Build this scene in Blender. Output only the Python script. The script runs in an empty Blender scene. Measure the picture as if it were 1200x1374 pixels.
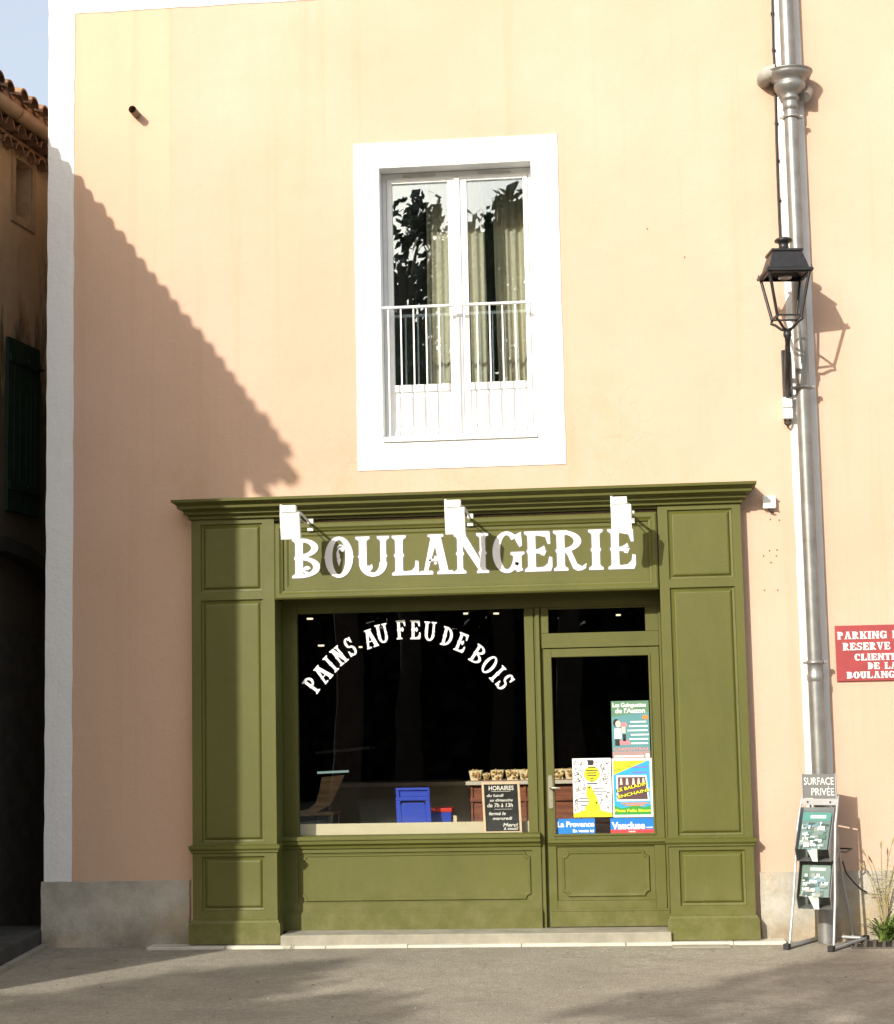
import bpy, math, random
from mathutils import Vector, Matrix
random.seed(7)
R = math.radians
sc = bpy.context.scene
COL = sc.collection

# ------------------------------------------------------------------ camera
YAW, PIT, ROL, FPX = -0.09732854, 0.11752212, -0.02031813, 2450.0
CAM = Vector((0, -13.7, 1.65))
cy_, sy_, cp_, sp_ = math.cos(YAW), math.sin(YAW), math.cos(PIT), math.sin(PIT)
Fw = Vector((sy_*cp_, cy_*cp_, sp_)); R0 = Vector((cy_, -sy_, 0)); U0 = R0.cross(Fw)
Rt = math.cos(ROL)*R0 + math.sin(ROL)*U0
Up = -math.sin(ROL)*R0 + math.cos(ROL)*U0
cd = bpy.data.cameras.new('camera'); cam = bpy.data.objects.new('camera', cd); COL.objects.link(cam)
cam.matrix_world = Matrix(((Rt.x, Up.x, -Fw.x, CAM.x), (Rt.y, Up.y, -Fw.y, CAM.y), (Rt.z, Up.z, -Fw.z, CAM.z), (0, 0, 0, 1)))
cd.sensor_fit = 'HORIZONTAL'; cd.sensor_width = 36; cd.lens = 36*FPX/1200; cd.clip_end = 500
sc.camera = cam
def ray(u, v): return Fw*FPX + Rt*(u-600) - Up*(v-687)
def at(u, v, y):                       # measured photo point on the plane Y = y
    d = ray(u, v); return CAM + d*((y-CAM.y)/d.y)
def X(u, v, y): return at(u, v, y).x
def Z(u, v, y): return at(u, v, y).z

# ------------------------------------------------------------------ mesh helper
class MB:
    def __init__(s): s.v = []; s.f = []; s.sm = []
    def add(s, vs, fs, smooth=False):
        o = len(s.v); s.v += [tuple(p) for p in vs]
        for f in fs: s.f.append([i+o for i in f]); s.sm.append(smooth)
        return s
    def box(s, x0, x1, y0, y1, z0, z1):
        vs = [(x, y, z) for x in (x0, x1) for y in (y0, y1) for z in (z0, z1)]
        return s.add(vs, [(0,1,3,2), (4,6,7,5), (0,4,5,1), (2,3,7,6), (0,2,6,4), (1,5,7,3)])
    def obox(s, c, ax, ay, az):        # oriented box: centre and half vectors
        c, ax, ay, az = map(Vector, (c, ax, ay, az))
        vs = [c+ax*i+ay*j+az*k for i in (-1, 1) for j in (-1, 1) for k in (-1, 1)]
        return s.add(vs, [(0,1,3,2), (4,6,7,5), (0,4,5,1), (2,3,7,6), (0,2,6,4), (1,5,7,3)])
    def bar(s, a, b, w, d, up=(0, 0, 1)):
        a, b = Vector(a), Vector(b); t = (b-a).normalized(); u = Vector(up)
        if abs(t.dot(u)) > .95: u = Vector((0, 1, 0))
        sx = t.cross(u).normalized(); sy = sx.cross(t)
        return s.obox((a+b)/2, sx*w/2, sy*d/2, (b-a)/2)
    def tube(s, pts, r, n=10, caps=True, smooth=True):
        pts = [Vector(p) for p in pts]; m = len(pts)
        rr = r if isinstance(r, (list, tuple)) else [r]*m
        base = len(s.v); prev = None; vs = []
        for i, p in enumerate(pts):
            t = (pts[min(i+1, m-1)]-pts[max(i-1, 0)]).normalized()
            if prev is None:
                u = Vector((0, 0, 1)) if abs(t.z) < .9 else Vector((0, 1, 0))
                sx = t.cross(u).normalized()
            else:
                sx = (prev - t*prev.dot(t)).normalized()
            prev = sx; sy = t.cross(sx)
            for k in range(n):
                a = 2*math.pi*k/n; vs.append(p+(sx*math.cos(a)+sy*math.sin(a))*rr[i])
        fs = [(i*n+k, i*n+(k+1) % n, (i+1)*n+(k+1) % n, (i+1)*n+k) for i in range(m-1) for k in range(n)]
        s.add(vs, fs, smooth)
        if caps: s.add([vs[k] for k in range(n)], [tuple(range(n))]); s.add([vs[(m-1)*n+k] for k in range(n)], [tuple(range(n))])
        return s
    def lathe(s, prof, c, n=24, smooth=True, sq=None):   # prof (r, z) about vertical axis at c
        c = Vector(c); vs = []
        for r, z in prof:
            for k in range(n):
                a = 2*math.pi*(k+(.5 if sq else 0))/n; vs.append(c+Vector((r*math.cos(a), r*math.sin(a), z)))
        m = len(prof)
        return s.add(vs, [(i*n+k, i*n+(k+1) % n, (i+1)*n+(k+1) % n, (i+1)*n+k) for i in range(m-1) for k in range(n)], smooth)
    def prism(s, poly, y0, y1):        # polygon (x, z) between planes y0 (front) and y1
        n = len(poly)
        vs = [(x, y0, z) for x, z in poly]+[(x, y1, z) for x, z in poly]
        return s.add(vs, [tuple(range(n)), tuple(range(2*n-1, n-1, -1))]+[(i, (i+1) % n, n+(i+1) % n, n+i) for i in range(n)])
    def rings(s, x0, x1, z0, z1, prof, cap=True):  # moulded rectangle: prof = [(inset, y)...]
        vs = []
        for i, y in prof: vs += [(x0+i, y, z0+i), (x1-i, y, z0+i), (x1-i, y, z1-i), (x0+i, y, z1-i)]
        m = len(prof)
        fs = [(j*4+k, j*4+(k+1) % 4, (j+1)*4+(k+1) % 4, (j+1)*4+k) for j in range(m-1) for k in range(4)]
        if cap: fs.append(tuple((m-1)*4+k for k in range(4)))
        return s.add(vs, fs)
    def ring2(s, polys, cap=True):     # stacked closed outlines of equal count, (x, y, z)
        n = len(polys[0]); vs = [p for q in polys for p in q]
        fs = [(j*n+k, j*n+(k+1) % n, (j+1)*n+(k+1) % n, (j+1)*n+k) for j in range(len(polys)-1) for k in range(n)]
        if cap: fs.append(tuple((len(polys)-1)*n+k for k in range(n)))
        return s.add(vs, fs)
    def build(s, name, mat, parent=None, bevel=0, kind=None, label=None, cat=None, group=None, recalc=True):
        me = bpy.data.meshes.new(name); me.from_pydata(s.v, [], s.f)
        me.polygons.foreach_set('use_smooth', s.sm)
        if recalc:
            import bmesh
            bm = bmesh.new(); bm.from_mesh(me); bmesh.ops.recalc_face_normals(bm, faces=bm.faces); bm.to_mesh(me); bm.free()
        me.update()
        o = bpy.data.objects.new(name, me); COL.objects.link(o)
        if mat: me.materials.append(mat)
        if parent:
            o.parent = parent
            if s.local is False: o.matrix_parent_inverse = wm(parent).inverted()
        if bevel:
            b = o.modifiers.new('bevel', 'BEVEL'); b.width = bevel; b.segments = 2; b.limit_method = 'ANGLE'; b.angle_limit = R(40)
        tag(o, label, cat, group, kind)
        return o
    local = False
def wm(o):
    m = o.matrix_basis.copy()
    if o.parent: m = wm(o.parent) @ o.matrix_parent_inverse @ m
    return m
def tag(o, label=None, cat=None, group=None, kind=None):
    if label: o['label'] = label
    if cat: o['category'] = cat
    if group: o['group'] = group
    if kind: o['kind'] = kind
    return o
def thing(name, label, cat, loc=(0, 0, 0), rz=0, group=None):
    o = bpy.data.objects.new(name, None); COL.objects.link(o); o.empty_display_size = .1
    o.location = loc; o.rotation_euler.z = rz
    return tag(o, label, cat, group)
def copy_tree(o, parent=None):
    c = o.copy(); COL.objects.link(c)
    if parent: c.parent = parent
    for ch in [x for x in list(COL.objects) if x.parent == o]: copy_tree(ch, c)
    return c
def wobble(x0, x1, z0, z1, y0, y1, amp=.004, step=.12):   # slab with slightly uneven hand-painted edges
    pl = []
    def run(a, b, f):
        n = max(1, int(abs(b-a)/step))
        for i in range(n):
            pl.append(f(a+(b-a)*i/n, random.uniform(-amp, amp) if i else 0))
    run(x0, x1, lambda t, w: (t, z0+w)); run(z0, z1, lambda t, w: (x1+w, t))
    run(x1, x0, lambda t, w: (t, z1+w)); run(z1, z0, lambda t, w: (x0+w, t))
    return MB().prism(pl, y0, y1)

# ------------------------------------------------------------------ materials
class NT:
    def __init__(s, name):
        s.m = bpy.data.materials.new(name); s.m.use_nodes = True; s.t = s.m.node_tree; s.b = s.t.nodes['Principled BSDF']
        s.out = s.t.nodes['Material Output']; s._c = None
    def n(s, typ, ins={}, **kw):
        x = s.t.nodes.new(typ)
        for k, v in kw.items(): setattr(x, k, v)
        for k, v in ins.items():
            if isinstance(v, bpy.types.NodeSocket): s.t.links.new(v, x.inputs[k])
            else: x.inputs[k].default_value = v
        return x
    def co(s, scale=(1, 1, 1), world=True):
        if s._c is None: s._c = s.n('ShaderNodeNewGeometry').outputs['Position'] if world else s.n('ShaderNodeTexCoord').outputs['Object']
        return s.n('ShaderNodeMapping', {'Vector': s._c, 'Scale': scale}).outputs[0]
    def noise(s, sc_, det=4, rough=.6, scale=(1, 1, 1), world=True):
        return s.n('ShaderNodeTexNoise', {'Vector': s.co(scale, world), 'Scale': sc_, 'Detail': det, 'Roughness': rough}).outputs['Fac']
    def ramp(s, fac, a, b, ca=0., cb=1.):
        return s.n('ShaderNodeMapRange', {'Value': fac, 'From Min': a, 'From Max': b, 'To Min': ca, 'To Max': cb}).outputs[0]
    def mix(s, fac, a, b, mode='MIX'):
        x = s.n('ShaderNodeMix', data_type='RGBA', blend_type=mode)
        for i, v in ((0, fac), (6, a), (7, b)):
            if isinstance(v, bpy.types.NodeSocket): s.t.links.new(v, x.inputs[i])
            else: x.inputs[i].default_value = v if i == 0 else (*v[:3], 1)
        return x.outputs[2]
    def math(s, op, a, b=0.):
        x = s.n('ShaderNodeMath', operation=op)
        for i, v in enumerate((a, b)):
            if isinstance(v, bpy.types.NodeSocket): s.t.links.new(v, x.inputs[i])
            else: x.inputs[i].default_value = v
        return x.outputs[0]
    def set(s, **kw):
        for k, v in kw.items():
            k = k.replace('_', ' ')
            if isinstance(v, bpy.types.NodeSocket): s.t.links.new(v, s.b.inputs[k])
            else: s.b.inputs[k].default_value = (*v, 1) if isinstance(v, tuple) and len(v) == 3 else v
        return s
    def bump(s, h, strength=.3, dist=.01, normal=None):
        ins = {'Height': h, 'Strength': strength, 'Distance': dist}
        if normal: ins['Normal'] = normal
        x = s.n('ShaderNodeBump', ins); s.t.links.new(x.outputs[0], s.b.inputs['Normal']); return x.outputs[0]
def simple(name, col, rough=.6, metal=0., var=.12, sc_=6., bump=.15, bsc=60., bd=.002, spec=.5):
    t = NT(name); f = t.noise(sc_, 5)
    d = tuple(c*(1-var) for c in col); l = tuple(min(1, c*(1+var)) for c in col)
    t.set(Base_Color=t.mix(t.ramp(f, .3, .7), d, l), Roughness=rough, Metallic=metal)
    t.b.inputs['Specular IOR Level'].default_value = spec
    if bump: t.bump(t.noise(bsc, 3), bump, bd)
    return t.m

def make_stucco():
    t = NT('peach_stucco')
    big = t.noise(.55, 4, .6); streak = t.noise(2.2, 4, .6, (1, 1, .12)); fine = t.noise(38, 4, .7)
    c = t.mix(t.ramp(big, .32, .68), (.575, .395, .288), (.655, .458, .350))
    sx = t.n('ShaderNodeSeparateXYZ', {0: t._c})
    # older, more orange render left of a joint
    j = t.math('MULTIPLY', t.math('LESS_THAN', sx.outputs[0], -3.47), t.ramp(sx.outputs[2], 4.4, 6.2))
    c = t.mix(t.math('MULTIPLY', j, .55), c, (.70, .475, .325))
    ln = t.math('LESS_THAN', t.math('ABSOLUTE', t.math('ADD', sx.outputs[0], 3.475)), .006)
    c = t.mix(t.math('MULTIPLY', t.math('MULTIPLY', ln, t.ramp(sx.outputs[2], 4.6, 5.6)), .45), c, (.60, .42, .25))
    c = t.mix(t.math('MULTIPLY', t.ramp(sx.outputs[2], 4.6, 1.2, 0, .6), t.ramp(sx.outputs[0], -2.2, -3.4)), c, (.60, .415, .285))  # warm bounce tint of the shaded left foot, painted into the colour
    c = t.mix(t.ramp(streak, .52, .8, 0, .3), c, (.58, .40, .27))
    st = t.math('MULTIPLY', t.ramp(t.noise(1.3, 6, .75), .56, .72), t.ramp(sx.outputs[2], 4.6, 3.3))
    st = t.math('MULTIPLY', st, t.ramp(sx.outputs[2], 2.2, 3.4))
    c = t.mix(t.math('MULTIPLY', st, .35), c, (.45, .27, .13))
    def spot(cx, cz, r):
        dx = t.math('SUBTRACT', sx.outputs[0], cx); dz = t.math('SUBTRACT', sx.outputs[2], cz)
        return t.ramp(t.math('SQRT', t.math('ADD', t.math('MULTIPLY', dx, dx), t.math('MULTIPLY', dz, dz))), r, r*.35)
    near = t.math('MAXIMUM', t.math('MAXIMUM', spot(-2.22, 3.62, .5), spot(-.12, 3.85, .6)), spot(-1.2, 3.45, .35))
    crk = t.math('MULTIPLY', t.ramp(t.math('ABSOLUTE', t.math('SUBTRACT', t.noise(1.4, 4, .55), .5)), .005, .001), near)
    c = t.mix(t.math('MULTIPLY', crk, .22), c, (.36, .24, .13))
    c = t.mix(t.math('MULTIPLY', t.math('MULTIPLY', t.ramp(t.noise(3.5, 7, .75), .46, .66), near), .45), c, (.52, .35, .19))
    c = t.mix(t.ramp(t.noise(120, 4, .75), .3, .7, .16, 0), c, (.40, .29, .20))
    c = t.mix(t.math('MULTIPLY', t.ramp(t.noise(7, 3, .6, (1, 1, .03)), .55, .7), .28), c, (.50, .34, .21))
    sp = t.math('MULTIPLY', t.ramp(t.noise(9, 8, .8), .66, .78), .3)
    c = t.mix(sp, c, (.42, .30, .2))
    t.set(Base_Color=c, Roughness=.92); t.b.inputs['Specular IOR Level'].default_value = .2
    h = t.math('ADD', t.math('MULTIPLY', fine, .5), t.noise(6, 5, .6))
    t.bump(h, .38, .014); return t.m
def make_white(name='white_limewash', base=(.82, .82, .80)):
    t = NT(name); c = t.mix(t.ramp(t.noise(3.5, 6, .7, (1, 1, .35)), .5, .75, 0, .5), base, tuple(b*.86 for b in base))
    t.set(Base_Color=c, Roughness=.85); t.b.inputs['Specular IOR Level'].default_value = .2
    c = t.mix(t.math('MULTIPLY', t.ramp(t.noise(6, 6, .75, (1, 1, .15)), .55, .75), .3), c, (.50, .48, .44))
    t.set(Base_Color=c)
    t.bump(t.math('ADD', t.noise(30, 4, .7), t.noise(5, 4, .6)), .5, .012); return t.m
def make_cement():
    t = NT('cement_plinth'); sx = t.n('ShaderNodeSeparateXYZ', {0: (t.co(), t._c)[1]})
    a = t.noise(2.2, 7, .7); c = t.mix(t.ramp(a, .35, .68), (.33, .31, .255), (.57, .54, .46))
    c = t.mix(t.ramp(t.noise(1.1, 5, .6, (1, 1, 2)), .48, .66, 0, .75), c, (.50, .38, .22))
    damp = t.math('MULTIPLY', t.ramp(sx.outputs[2], .34, .06), t.ramp(t.noise(3, 6, .75), .38, .62))
    c = t.mix(t.math('MULTIPLY', damp, .7), c, (.17, .145, .105))
    c = t.mix(t.math('MULTIPLY', t.ramp(t.noise(14, 8, .8), .6, .72), .5), c, (.2, .17, .12))
    t.set(Base_Color=c, Roughness=.95); t.b.inputs['Specular IOR Level'].default_value = .15
    t.bump(t.math('ADD', t.noise(7, 8, .75), t.math('MULTIPLY', t.noise(70, 3), .3)), .6, .02); return t.m
def make_green(name='olive_paint', base=(.094, .096, .015)):
    t = NT(name); b2 = tuple(c*1.13 for c in base); b0 = tuple(c*.88 for c in base)
    c = t.mix(t.ramp(t.noise(2.3, 6, .65, (1, 1, .35)), .3, .7), b0, b2)
    c = t.mix(t.math('MULTIPLY', t.ramp(t.noise(45, 3, .6, (1, 1, .05)), .5, .7), .07), c, tuple(x*.7 for x in base))
    sx = t.n('ShaderNodeSeparateXYZ', {0: t._c})
    du = t.math('MULTIPLY', t.ramp(sx.outputs[2], .6, .1), t.ramp(t.noise(8, 6, .7), .4, .7))
    c = t.mix(t.math('MULTIPLY', du, .35), c, (.27, .24, .13))
    sp = t.math('MULTIPLY', t.ramp(t.noise(26, 6, .8), .66, .72), .55)
    c = t.mix(sp, c, (.26, .24, .12))
    t.set(Base_Color=c, Roughness=t.ramp(t.noise(12, 4), .3, .7, .48, .62)); t.b.inputs['Specular IOR Level'].default_value = .42
    t.bump(t.math('ADD', t.noise(70, 4, .6), t.math('MULTIPLY', t.noise(4, 3), 1.2)), .18, .004); return t.m
def make_asphalt():
    t = NT('worn_asphalt')
    a = t.noise(.7, 6, .65); c = t.mix(t.ramp(a, .35, .65), (.37, .335, .26), (.52, .475, .37))
    c = t.mix(t.ramp(t.noise(2.6, 6, .75), .5, .72, 0, .6), c, (.24, .21, .165))
    v = t.n('ShaderNodeTexVoronoi', {'Vector': t.co(), 'Scale': 85.0})
    c = t.mix(t.ramp(v.outputs['Distance'], .1, .55, .32, 0), c, (.36, .31, .25))
    c = t.mix(t.ramp(t.noise(26, 5, .75), .38, .62, .45, 0), c, (.20, .18, .14))
    c = t.mix(t.ramp(t.noise(.9, 5, .6, (1, 2.2, 1)), .55, .62, 0, .25), c, (.22, .19, .15))
    dv = t.n('ShaderNodeVectorMath', {0: t.co(), 1: t.n('ShaderNodeTexNoise', {'Vector': t.co(), 'Scale': 2.5, 'Detail': 6.0}).outputs['Color']}, operation='ADD').outputs[0]
    ck = t.n('ShaderNodeTexVoronoi', {'Vector': dv, 'Scale': .55}, feature='DISTANCE_TO_EDGE').outputs['Distance']
    c = t.mix(t.math('MULTIPLY', t.ramp(ck, .006, .0015), t.ramp(t.noise(.6, 2), .42, .55, .0, .4)), c, (.07, .06, .05))
    g = t.n('ShaderNodeTexVoronoi', {'Vector': t.co(), 'Scale': 34.0})
    c = t.mix(t.ramp(g.outputs['Distance'], .0, .12, .6, 0), c, (.5, .46, .40))
    c = t.mix(t.ramp(t.noise(110, 2, .6), .35, .65, .45, 0), c, (.10, .09, .075))
    t.set(Base_Color=c, Roughness=.92); t.b.inputs['Specular IOR Level'].default_value = .25
    t.bump(t.math('ADD', t.math('MULTIPLY', v.outputs['Distance'], -.6), t.noise(5, 5)), .9, .010); return t.m
def make_old_wall():
    t = NT('old_ochre_render'); sx = t.n('ShaderNodeSeparateXYZ', {0: (t.co(), t._c)[1]})
    c = t.mix(t.ramp(t.noise(1.6, 7, .7), .35, .66), (.52, .40, .25), (.66, .54, .36))
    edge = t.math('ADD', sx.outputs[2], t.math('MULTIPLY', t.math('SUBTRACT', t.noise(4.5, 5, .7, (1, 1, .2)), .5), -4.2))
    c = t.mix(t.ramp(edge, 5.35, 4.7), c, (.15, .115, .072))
    c = t.mix(t.ramp(edge, 4.2, 2.6), c, (.13, .112, .088))  # lower wall darkened for stains and for the alley shade alike
    t.set(Base_Color=c, Roughness=.95); t.b.inputs['Specular IOR Level'].default_value = .1
    t.bump(t.noise(9, 7, .75), .7, .03); return t.m
def make_tile():
    t = NT('clay_tile'); c = t.mix(t.ramp(t.noise(5, 6, .7), .35, .66), (.16, .09, .055), (.40, .25, .15))
    c = t.mix(t.ramp(t.noise(16, 6, .7), .5, .66, 0, .7), c, (.09, .08, .06))
    t.set(Base_Color=c, Roughness=.95); t.bump(t.noise(30, 4), .5, .01); return t.m
def make_glass(name, base=.045, tint=(.95, .95, .93)):
    t = NT(name); t.t.nodes.remove(t.b)
    lw = t.n('ShaderNodeLayerWeight', {'Blend': .5}).outputs['Facing']
    f = t.math('ADD', t.math('MULTIPLY', t.math('POWER', lw, 5.0), .9), base)
    wob = t.n('ShaderNodeBump', {'Height': t.noise(.9, 2, .4), 'Strength': .07, 'Distance': .05}).outputs[0]
    gl = t.n('ShaderNodeBsdfGlossy', {'Roughness': 0.0, 'Color': (.84, .94, 1, 1), 'Normal': wob})  # blue tint in the gloss stands in for a bluer mirrored sky
    tr = t.n('ShaderNodeBsdfTransparent', {'Color': (*tint, 1)})
    mx = t.n('ShaderNodeMixShader', {0: f, 1: tr.outputs[0], 2: gl.outputs[0]})
    t.t.links.new(mx.outputs[0], t.out.inputs[0]); return t.m
def make_wood(name, a, b):
    t = NT(name); w = t.noise(5, 5, .6, (1, 1, 9)); t.set(Base_Color=t.mix(t.ramp(w, .35, .65), a, b), Roughness=.5)
    t.bump(w, .2, .003); return t.m
def make_leaf(name, a, b):
    t = NT(name); oi = t.noise(1.1, 4, .7)
    t.set(Base_Color=t.mix(t.ramp(oi, .35, .65), a, b), Roughness=.75); t.b.inputs['Specular IOR Level'].default_value = .25
    return t.m
def emit(name, col, s):
    t = NT(name); t.set(Base_Color=col, Emission_Color=col, Emission_Strength=s); return t.m

M = dict(
 stucco=make_stucco(), white=make_white(), cement=make_cement(), green=make_green(), asphalt=make_asphalt(),
 oldwall=make_old_wall(), tile=make_tile(), glass=make_glass('shop_glass', .045), wglass=make_glass('window_glass', .22, (.92, .95, .94)),
 gutter=simple('zinc_gutter', (.36, .27, .18), .75, 0, .2, 5, .2),
 letter=simple('white_vinyl', (.86, .86, .84), .5, 0, .03, 4, .0),
 trim=simple('dark_keyline', (.13, .12, .09), .6, 0, .1, 4, 0),
 flood=simple('white_enamel', (.84, .83, .79), .4, 0, .06, 5, .05),
 steel=simple('zinc_pipe', (.27, .27, .255), .42, .6, .2, 7, .25, 14, .004),
 steel2=simple('galvanised_clip', (.32, .31, .29), .45, .7, .15, 9, .1),
 iron=simple('black_lantern_iron', (.022, .022, .023), .42, .2, .3, 20, .25, 90),
 pvc=simple('white_plastic', (.80, .80, .76), .45, 0, .05, 6, .05),
 wframe=simple('white_window_paint', (.80, .81, .80), .5, 0, .05, 8, .08),
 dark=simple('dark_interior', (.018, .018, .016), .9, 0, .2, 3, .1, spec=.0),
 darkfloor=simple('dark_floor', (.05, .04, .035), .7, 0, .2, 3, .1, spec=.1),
 beige=simple('beige_board', (.60, .545, .38), .7, 0, .08, 5, .1),
 concrete=simple('pale_concrete', (.30, .28, .215), .9, 0, .22, 5, .5, 30, .006),
 kerb=simple('white_kerb_stone', (.56, .53, .44), .9, 0, .14, 9, .6, 25, .008),
 redplate=simple('red_sign_enamel', (.33, .048, .05), .5, 0, .15, 9, .1),
 rackmetal=simple('silver_tube', (.46, .47, .47), .35, .35, .08, 8, .05),
 black=simple('black_rubber', (.02, .02, .02), .6, 0, .1, 8, .1),
 acrylic=make_glass('clear_acrylic', .07, (.82, .88, .86)),
 boardgrey=simple('grey_board', (.165, .167, .16), .85, 0, .05, 8, .0),
 curtain=simple('cream_curtain', (.84, .77, .60), .9, 0, .06, 8, .1),
 shade_cloth=simple('grey_shade_curtain', (.11, .115, .10), .95, 0, .15, 6, .1),
 blue=simple('blue_plastic', (.02, .06, .50), .4, 0, .08, 6, .0),
 red=simple('red_plastic', (.60, .03, .02), .4, 0, .08, 6, .0),
 redwood=make_wood('red_brown_wood', (.14, .04, .018), (.26, .085, .035)),
 wood=make_wood('varnished_wood', (.42, .25, .11), (.62, .40, .20)),
 lightwood=simple('pale_wood_frame', (.72, .55, .38), .6, 0, .1, 30, .1),
 slate=simple('slate_black', (.012, .014, .014), .75, 0, .3, 8, .05),
 chalk=simple('chalk_white', (.82, .82, .78), .9, 0, .1, 60, .0),
 shutter=simple('dark_green_shutter', (.008, .035, .018), .7, 0, .2, 6, .3),
 olddoor=simple('dark_oak', (.07, .062, .05), .8, 0, .3, 6, .4),  # dark wood tone of the old house door
 trunk=simple('pine_bark', (.10, .065, .045), .95, 0, .3, 6, .8, 20, .02),
 leaf=make_leaf('pine_foliage', (.018, .030, .014), (.045, .065, .025)),
 hedge=make_leaf('added_hedge_foliage', (.012, .022, .010), (.03, .045, .018)),
 weed=make_leaf('weed_green', (.07, .13, .02), (.16, .22, .05)),
 straw=make_leaf('dry_stem', (.22, .20, .08), (.36, .30, .14)),
 pebble=simple('pale_pebble', (.38, .34, .28), .9, 0, .3, 40, .2),
 grate=simple('weathered_grate', (.12, .10, .08), .8, .1, .3, 30, .5),
 brass=simple('dull_brass_handle', (.42, .40, .31), .35, .7, .1, 20, .0),
 jar=simple('cream_paper_tray', (.72, .62, .38), .7, 0, .25, 60, .2),
 nut=simple('toasted_biscuits', (.42, .26, .10), .8, 0, .4, 90, .5, 80, .01),
 marble=simple('pale_counter_edge', (.55, .52, .45), .4, 0, .1, 10, .0),
 glint_glow=emit('warm_glint', (1, .85, .6), .8),
)
def flat(name, c, rough=.45):
    if name not in M: M[name] = simple(name, c, rough, 0, .04, 20, 0)
    return M[name]

# ------------------------------------------------------------------ sky and sun
SA, SB = .52, .53                                   # the light travels (SA, 1, -SB)
w = bpy.data.worlds.new('World'); sc.world = w; w.use_nodes = True
nt = w.node_tree; bg = nt.nodes['Background']; sky = nt.nodes.new('ShaderNodeTexSky')
sky.sky_type = 'NISHITA'; sky.sun_disc = False
sky.sun_elevation = math.atan(SB/math.hypot(SA, 1)); sky.sun_rotation = math.atan2(-SA, -1) % (2*math.pi)
sky.air_density = 1.0; sky.dust_density = 5.0; sky.ozone_density = 1.0
mxs = nt.nodes.new('ShaderNodeMix'); mxs.data_type = 'RGBA'; mxs.inputs[0].default_value = .35; mxs.inputs[7].default_value = (7.6, 7.9, 8.4, 1)
nt.links.new(sky.outputs[0], mxs.inputs[6]); nt.links.new(mxs.outputs[2], bg.inputs[0]); bg.inputs[1].default_value = .09
sd = bpy.data.lights.new('sun', 'SUN'); sun = bpy.data.objects.new('sun', sd); COL.objects.link(sun)
sd.energy = 2.6; sd.angle = R(.5); sd.color = (1, .94, .84)
sun.location = (-20, -30, 25); sun.rotation_euler = Vector((SA, 1, -SB)).to_track_quat('-Z', 'Y').to_euler()
sc.view_settings.view_transform = 'Standard'; sc.view_settings.look = 'None'
sc.view_settings.exposure = 1.02; sc.view_settings.gamma = 1

# ------------------------------------------------------------------ text helpers
def text_mesh(s, size=1., bold=0., xs=1., font_align='LEFT', spacing=1.):
    c = bpy.data.curves.new('t', 'FONT'); c.body = s; c.size = size; c.align_x = font_align; c.offset = bold; c.space_character = spacing
    c.resolution_u = 3
    o = bpy.data.objects.new('t', c); COL.objects.link(o)
    dg = bpy.context.evaluated_depsgraph_get(); me = bpy.data.meshes.new_from_object(o.evaluated_get(dg))
    vs = [(v.co.x*xs, v.co.y) for v in me.vertices]; fs = [tuple(p.vertices) for p in me.polygons]
    bpy.data.objects.remove(o); bpy.data.curves.remove(c); bpy.data.meshes.remove(me)
    return vs, fs
def text_into(mb, s, x0, x1, z, h, y, bold=0., slant=0., rot=0., M4=None):
    """fit the string s between x0 and x1, baseline z, capital height h, on plane y"""
    vs, fs = text_mesh(s, 1., bold)
    if not vs: return
    a = min(v[0] for v in vs); b = max(v[0] for v in vs)
    k = (x1-x0)/(b-a); hz = h/.70; out = []
    cr, sr = math.cos(rot), math.sin(rot)
    for px, pz in vs:
        dx = (px-a)*k+slant*pz*hz; dz = pz*hz
        out.append(((x0+dx*cr-dz*sr), y, z+dx*sr+dz*cr))
    if M4: out = [M4 @ Vector(p) for p in out]
    mb.add(out, fs)

# western display letters, unit height, unit width; a glyph is a list of (x, z) polygons
def stem(c, w, sl=None, sr=None, z0=0., z1=1., spur=True, top=True, bot=True, W=1.):
    """c centre, w stem width, s serif half width, all in units of height"""
    sl = w/2+.085 if sl is None else sl; sr = w/2+.085 if sr is None else sr
    def half(s, q):
        L = []
        if bot: L += [(q*(s-.01), z0), (q*s, z0+.025), (q*(s-.015), z0+.065), (q*(w/2+.03), z0+.08), (q*w/2, z0+.13)]
        else: L += [(q*w/2, z0)]
        if spur: m = (z0+z1)/2; L += [(q*w/2, m-.06), (q*(w/2+.03), m-.012), (q*(w/2+.03), m+.012), (q*w/2, m+.06)]
        if top: L += [(q*w/2, z1-.13), (q*(w/2+.03), z1-.08), (q*(s-.015), z1-.065), (q*s, z1-.025), (q*(s-.01), z1)]
        else: L += [(q*w/2, z1)]
        return L
    return [(c+x, z) for x, z in half(sr, 1)]+[(c+x, z) for x, z in reversed(half(sl, -1))]
def arc(cx, cz, rx, rz, tx, tz, a0, a1, n=18, mid=None):
    """thick elliptical arc; tx, tz thickness at the sides and at the top"""
    o, i = [], []
    for k in range(n+1):
        a = R(a0+(a1-a0)*k/n); c, s = math.cos(a), math.sin(a)
        o.append((cx+rx*c, cz+rz*s)); i.append((cx+(rx-tx)*c, cz+(rz-tz)*s))
    return [[o[k], o[k+1], i[k+1], i[k]] for k in range(n)]
def disc(cx, cz, r, n=14): return [(cx+r*math.cos(2*math.pi*k/n), cz+r*math.sin(2*math.pi*k/n)) for k in range(n)]
SW = .19
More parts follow.
